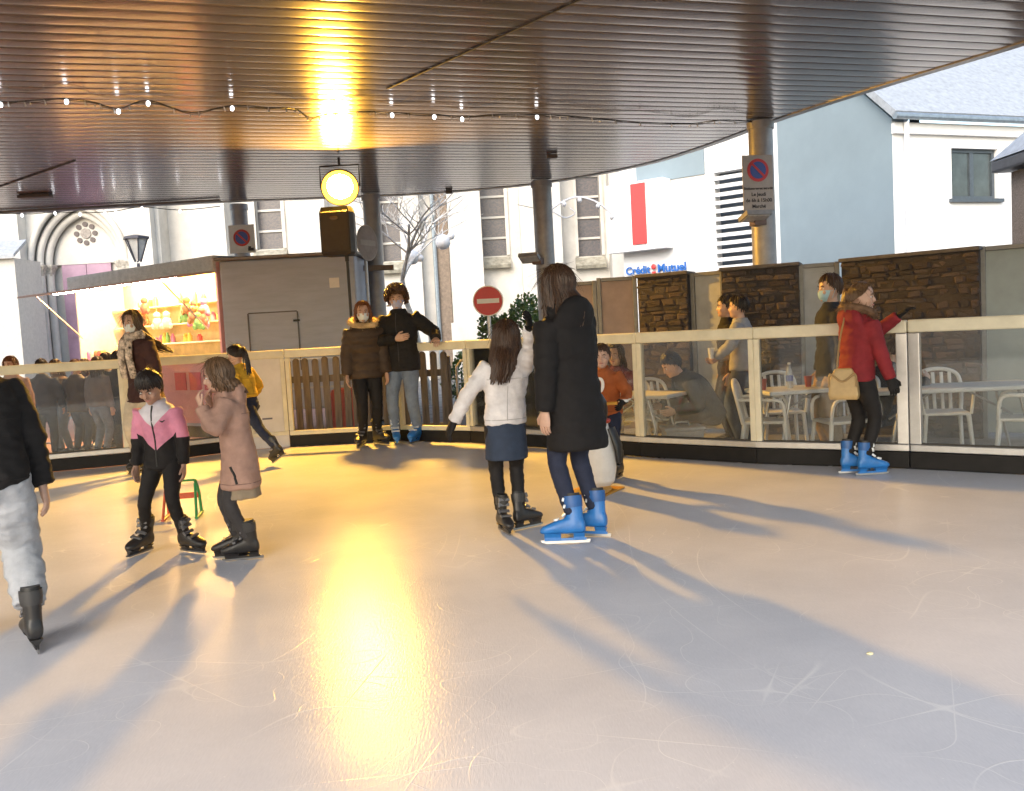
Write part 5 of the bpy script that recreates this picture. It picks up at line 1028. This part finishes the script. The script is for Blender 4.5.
# 4 masked woman at the barrier
person('woman with face mask, flying hair and dark coat gripping the left barrier', ON, W2(152, 472), 150, 1.62, .135, hyaw=12, lean=8, side=-2, feet=((.06, .02), (-.07, -.03)), hands=(loc(W2(152, 472), 150, (*at_y(124, 366, 10.05)[:2], 1.21), 1.62), (-.17, .03, .44)), hn=((0, 0, -1), None), top=dict(m=burg, hem=.74, th=1.08, fl=.02, wr=.007, name='coat'), scarf=scf, pants=dict(m=cream_c, loose=1.35, fold=.006, wr=.007), mask=mskw, hair=dict(s='long', m=HB, L=1.9, wind=(-.35, -.45, .28), n=150), fem=True, seed=14)
# 5 girl in yellow skating away
person('girl in yellow top with ponytail skating off behind the dusty coat', ON, W2(254, 465), 66, 1.26, .16, lean=14, feet=((.05, .1), (-.05, -.30, .06)), fpitch=(0, -28), crouch=.02, hands=((.2, .14, .55), (-.18, -.1, .5)), top=dict(m=yel, hem=.72, th=1.0), pants=dict(m=navy, loose=1.15), hair=dict(s='tail', m=HD, L=1.3, n=90), gloves=black, seed=15)
# 6, 7 couple
person('woman in brown parka with blond fur hood and white mask by the fence', ON, W2(371, 445), 198, 1.63, .137, hyaw=-8, lean=2, feet=((.055, .03), (-.05, -.01)), fyaw=(-30, 30), hands=((.155, .05, .41), (-.14, .07, .48)), top=dict(m=parka, hem=.80, th=1.26, baf=.1, pf=.1, wr=.004, slv=1.08), hood='down', fur=furb, pants=dict(m=legg, loose=1.1), mask=mskw, hair=dict(s='long', m=HR_, L=.5, n=120), fem=True, seed=16)
person('curly haired man in black jacket and jeans with one arm on the rail', ON, W2(408, 442), 170, 1.77, .132, hyaw=14, hpitch=4, lean=0, side=2, feet=((.07, .04), (-.075, .0)), fyaw=(20, -12), hands=((.0, .135, .70), loc(W2(408, 442), 170, (*at_y(436, 342, 10.5)[:2], 1.215), 1.77)), elb=((.9, .0, -.5), (-.5, -.4, -.5)), hn=((0, -1, 0), (0, 0, -1)), hcurl=(.15, .5), hd=((-.95, .1, .15), None), top=dict(m=black, hem=.86, th=1.16, wr=.007), zipm=greyc, pants=dict(m=jean, loose=1.12, fold=.004), skates='blue', mask=mskl, hair=dict(s='curly', m=HC, n=420, vol=1.06), seed=17)
# 8 girl in white
person('girl in white jacket and denim skirt seen from behind, arm raised', ON, W2(511, 530), 8, 1.28, .158, hyaw=-14, lean=4, side=5, feet=((.05, .0), (-.045, -.02)), fyaw=(-62, -168), hands=(loc(W2(511, 530), 8, at_y(530, 322, 5.35), 1.28), (-.275, .04, .515)), elb=((.7, -.5, -.6), (-.5, -.6, .2)), top=dict(m=whitej, hem=.68, th=1.04, wr=.008, ws=13), skirt=dict(m=djean, hem=.46, fl=.012), pants=dict(m=legg), gloves=black, hair=dict(s='long', m=HB, L=1.25, wind=(-.12, -.10, .05), n=190), fem=True, seed=18)
# 9 woman in long black coat
person('woman in long black quilted coat and blue skates seen from behind', ON, W2(581, 539), 38, 1.57, .137, hyaw=14, hpitch=4, lean=1, side=-5, feet=((.07, -.02), (-.055, -.03)), fyaw=(30, 48), hands=((.13, .10, .47), (-.15, .0, .425)), hcurl=(.3, .25), top=dict(m=blackp, hem=.55, th=1.12, baf=.105, pf=.08, wr=.004, fl=.008, name='coat', slv=1.05), hood='down', pants=dict(m=navy), skates='blue', hair=dict(s='long', m=HB, L=.95, wind=(-.1, .12, 0), n=220), fem=True, seed=19)
# 10 boy with penguin
def boy_no(jo, fp, NL, h):
    me = text_mesh('0', .17, whs, .003, .004); o = link('number', me, jo); p = fp(NL * .70, .03, 0.01); o.matrix_basis = Matrix.Translation(Vector(p)) @ Matrix.Rotation(math.pi, 4, 'Z') @ Matrix.Rotation(rad(90 - 12), 4, 'X')
person('small boy in orange jersey leaning behind the penguin skating aid', ON, W2(611, 478), 158, 1.08, .165, lean=16, hyaw=12, hpitch=-6, feet=((.07, .0), (-.07, .0)), hands=((.17, .2, .60), (-.17, .20, .60)), gloves=black, top=dict(m=[orange, black, whs], hem=.53, th=1.12, cls=lambda c, m, E_, S: 0 if (abs(c[0]) < .125 or c[2] > .62) else (2 if c[2] > .605 else 1)), emblem=boy_no, pants=dict(m=navy, loose=1.15), hair=dict(s='short', m=HB), seed=20)
# 11 girl in red coat
person('girl in red quilted coat and blue skates holding the barrier post', ON, W2(859, 474), -72, 1.44, .148, hyaw=-48, lean=5, feet=((.05, .0), (-.05, -.03)), fyaw=(-15, -22), hands=((.15, .10, .50), loc(W2(859, 474), -72, (*at_y(898, 318, 6.98)[:2], 1.215), 1.44)), elb=(None, (-.6, -.2, -.7)), hn=(None, (0, 0, -1)), top=dict(m=redc, hem=.735, th=1.05, baf=.075, pf=.06, wr=.004), hood='down', fur=furd, gloves=black, pants=dict(m=legg), skates='blue', hair=dict(s='tail', m=HL, L=1.2, n=110), fem=True, seed=21)
hp = W2(834, 475); hb_ = thing('handbag', 'tan shoulder bag at the hip of the girl in red', 'handbag', (hp[0] + .06, hp[1] - .1, .60), rad(-30)); bagm = mat('tan_leather', (.42, .30, .14), .5, var=.1)
b = MB(); b.loft([[(x * w, y * d, z) for x, y in ((-1, -1), (1, -1), (1, 1), (-1, 1))] for w, d, z in ((.10, .04, 0), (.11, .05, .03), (.10, .045, .16), (.06, .03, .24))]); link('pouch', b.remesh('pouch', [bagm], .009, 3), hb_); b = MB(); b.tube(catmull([(-.1, -.05, .1), (-.09, -.06, .2), (0, -.055, .14), (.09, -.06, .2), (.1, -.05, .1)], 4), .008, 6); link('flap', b.mesh('flap', mat('tan_dark', (.3, .2, .09), .5)), hb_); b = MB(); b.tube(catmull([(-.05, 0, .22), (-.02, .04, .5), (.05, .1, .74), (.1, .16, .5), (.05, .04, .22)], 5), .007, 5); link('strap', b.mesh('strap', MATS['tan_dark']), hb_)
# terrace people
TE = 'people on the terrace behind the glass'
def tp(x, y): return dict(pos=(x, y), ground=G(x, y), skates=None, near=False)
p, J = person('man in grey sweater and dark jeans holding a white cup', TE, **tp(2.60, 10.1), yaw=62, h=1.7, hyaw=5, hands=((.06, .17, .6), (-.17, .12, .62)), elb=(None, (-.8, -.3, -.3)), top=dict(m=greyk, hem=.88, th=1.06), pants=dict(m=djean, loose=1.2), hair=dict(s='short', m=HD), seed=31)
cw_ = p.matrix_basis @ Vector(J['W'][1]); cupp = np.array(cw_) + np.array([-.06, .0, -.02]); t = thing('paper_cup', 'white paper cup in the hand of the grey sweater man', 'cup', tuple(cupp)); add('cup', lambda b: b.tube([(0, 0, 0), (0, 0, .11)], [.027, .037], 12), whs, t); add('rim', lambda b: b.tube([(0, 0, .11), (0, 0, .117)], .04, 12), whs, t)
person('dark haired person standing just behind the grey sweater man', TE, **tp(2.6, 10.65), yaw=85, h=1.72, top=dict(m=black, hem=.8, th=1.1), pants=dict(m=black, loose=1.15), hair=dict(s='short', m=HD), seed=32)
person('masked person in navy jacket behind the girl in red', TE, **tp(3.22, 8.95), yaw=92, h=1.83, hyaw=4, top=dict(m=navyc, hem=.8, th=1.15), pants=dict(m=tan, loose=1.3), mask=mskb, hair=dict(s='short', m=HB), seed=33)
person('hunched seated person in dark clothes beside the storage bin', TE, **tp(2.12, 9.55), yaw=100, h=1.68, seat=.47, lean=38, hpitch=10, feet=((.08, .24), (-.08, .2)), hands=((.1, .3, .34), (-.1, .28, .32)), top=dict(m=greyc, hem=.4, th=1.15), pants=dict(m=greyc, loose=1.2), hair=dict(s='short', m=HD), seed=34)
person('seated person in dark red jacket behind the boy with the penguin', TE, **tp(1.22, 10.05), yaw=150, h=1.62, seat=.47, lean=8, feet=((.08, .24), (-.08, .24)), hands=((.1, .22, .42), (-.1, .22, .42)), top=dict(m=redd, hem=.4, th=1.15), pants=dict(m=navy, loose=1.2), hair=dict(s='long', m=HB, L=.8), fem=True, seed=35)
person('seated person in navy resting a hand on the right hand table', TE, **tp(3.46, 8.62), yaw=-75, h=1.6, seat=.46, lean=24, hpitch=12, feet=((.08, .22), (-.08, .24)), hands=((.12, .28, .49), (-.08, .26, .49)), top=dict(m=navyc, hem=.4, th=1.1), pants=dict(m=djean, loose=1.2), hair=dict(s='short', m=HB), mask=mskb, seed=36)
# queue at the stall
QU = 'people queuing at the lit stall'
Q = [(18, 12.6, 200, 1.52, 'bob', HR_, [bei], djean, 'person in brown coat at the far left of the queue'), (108, 13.6, 20, 1.46, 'short', HD, [cloth('mid_navy', (.06, .075, .12))], navy, 'person in navy coat standing second in the stall queue'), (163, 14.0, 160, 1.44, 'long', HB, [brownf], jean, 'person in brown fleece facing out of the stall queue'), (185, 13.8, -10, 1.42, 'short', HR_, [parka], djean, 'person in dark parka in the middle of the queue'), (238, 13.5, -20, 1.45, 'long', HB, [cloth('mid_grey', (.17, .16, .17))], jean, 'person in mid grey coat and pale jeans in the queue'), (282, 13.7, 30, 1.52, 'bob', HD, [black], navy, 'person in black coat nearest to the masked woman')]
Q += [(0, 14.4, 60, 1.42, 'long', HL, [redd], navy, 'person in dark red coat at the back of the queue'), (0, 14.5, 140, 1.5, 'short', HD, [tan], djean, 'person in tan jacket at the back of the queue')]
XS = [14, 44, 62, 78, 98, 122, 88, 112]
for k, (x_, d, yw, h, hs_, hm_, tm_, pm_, lab) in enumerate(Q):
    p = at_y(XS[k], 400, d); gq = G(p[0], d); person(lab, QU, (p[0], d), yw, h, .145, ground=gq, skates=None, near=False, hyaw=(k * 37) % 50 - 25, lean=(k % 3) * 3, hands=((.16, .1, .5), (-.15, .14, .6)) if k % 2 else None, top=dict(m=tm_[0], hem=.5 * h * (.9 + .1 * (k % 3)), th=1.18), pants=dict(m=pm_, loose=1.15), hair=dict(s=hs_, m=hm_, L=.8), fem=k % 2 == 0, seed=50 + k)

# ------------------------------------------------------------------ skating aids
pw = mat('penguin_white', (.68, .67, .66), .35, var=.05); pk_ = mat('penguin_black', (.02, .02, .022), .35); po = mat('penguin_orange', (.60, .30, .03), .4); pr = mat('penguin_red', (.45, .05, .03), .4)
pp_ = W2(598, 491); pn = thing('penguin_skating_aid', 'white and black plastic penguin skating aid with orange feet', 'skating aid', (pp_[0], pp_[1], 0), rad(150)); pn.scale = (.86, .86, .84)
b = MB(); b.loft([[(r * 1.0 * math.cos(q), r * .86 * math.sin(q), z) for q in np.linspace(0, 2 * math.pi, 20, endpoint=False)] for r, z in ((.12, .05), (.165, .1), (.185, .22), (.18, .36), (.155, .5), (.125, .6), (.115, .66), (.125, .74), (.12, .82), (.08, .89), (.02, .92))])
def cls_p(c):
    if c[2] > .66: return 0 if (c[1] > .05 and abs(c[0]) < .085 and c[2] < .84) else 1
    return 0 if c[1] > -.02 else 1
link('shell', b.remesh('shell', [pw, pk_], .011, 2, cls_p), pn)
for s in (-1, 1):
    b = MB(); b.tube([(s * .14, -.03, .58), (s * .2, -.03, .42), (s * .215, -.02, .26)], [(.03, .06), (.03, .075), (.015, .03)], 10, ref=(1, 0, 0)); link('wing', b.mesh('wing', pk_, 60), pn)
    b = MB(); b.loft([[(s * .09 + w * math.cos(q), y, .03 + .03 * math.sin(q)) for q in np.linspace(0, 6.283, 10, endpoint=False)] for y, w in ((.0, .05), (.12, .075), (.21, .085), (.26, .05))]); link('foot', b.mesh('foot', po, 60), pn)
    b = MB(); b.ell((s * .05, .105, .79), (.022, .015, .03)); link('eye', b.mesh('eye', pk_, 60), pn); b = MB(); b.tube([(s * .1, -.02, .8), (s * .2, -.06, .8)], .015, 8); link('handle', b.mesh('handle', po, 60), pn)
b = MB(); b.tube([(0, .1, .74), (0, .2, .725)], [.035, .006], 8); link('beak', b.mesh('beak', po, 60), pn); b = MB(); b.tube([(x * .125, y * .115, .645) for x, y in [(math.cos(q), math.sin(q)) for q in np.linspace(0, 6.283, 20)]], .02, 8); link('scarf', b.mesh('scarf', pr, 60), pn)
b = MB(); b.rbox((0, .06, .008), (.36, .5, .014), .005); link('base_plate', b.mesh('base_plate', po), pn)
pa = W2(183, 517); sa = thing('skating_frame', 'green and red plastic skating frame behind the boy in pink', 'skating aid', (pa[0], pa[1], 0), rad(10)); sa.scale = (.7, .7, .5); grn = mat('frame_green', (.03, .25, .08), .4); rdf = mat('frame_red', (.5, .09, .04), .4)
for s, m in ((-1, rdf), (1, grn)):
    b = MB(); b.tube(catmull([(s * .17, -.2, .02), (s * .17, .2, .02)], 3), .02, 8); link('runner', b.mesh('runner', m, 60), sa); b = MB(); b.tube(catmull([(s * .17, .15, .03), (s * .165, .1, .35), (s * .15, .0, .55)], 4), .017, 8); link('post', b.mesh('post', m, 60), sa); b = MB(); b.tube([(s * .17, -.18, .03), (s * .15, .0, .5)], .015, 8); link('post', b.mesh('post', m, 60), sa)
b = MB(); b.tube([(-.15, 0, .55), (.15, 0, .55)], .018, 8); link('handlebar', b.mesh('handlebar', grn, 60), sa); b = MB(); b.rbox((0, .1, .3), (.32, .03, .09), .012); link('cross_panel', b.mesh('cross_panel', rdf), sa)
# loose crumb on the ice
cr = W2(870, 655); b = MB(); b.ell((0, 0, .006), (.014, .009, .006), None, 8, 6); tag(link('paper_scrap', b.mesh('paper_scrap', mat('scrap', (.65, .6, .4), .7)), None, (cr[0], cr[1], 0)), 'tiny pale paper scrap lying on the ice at right', 'litter')
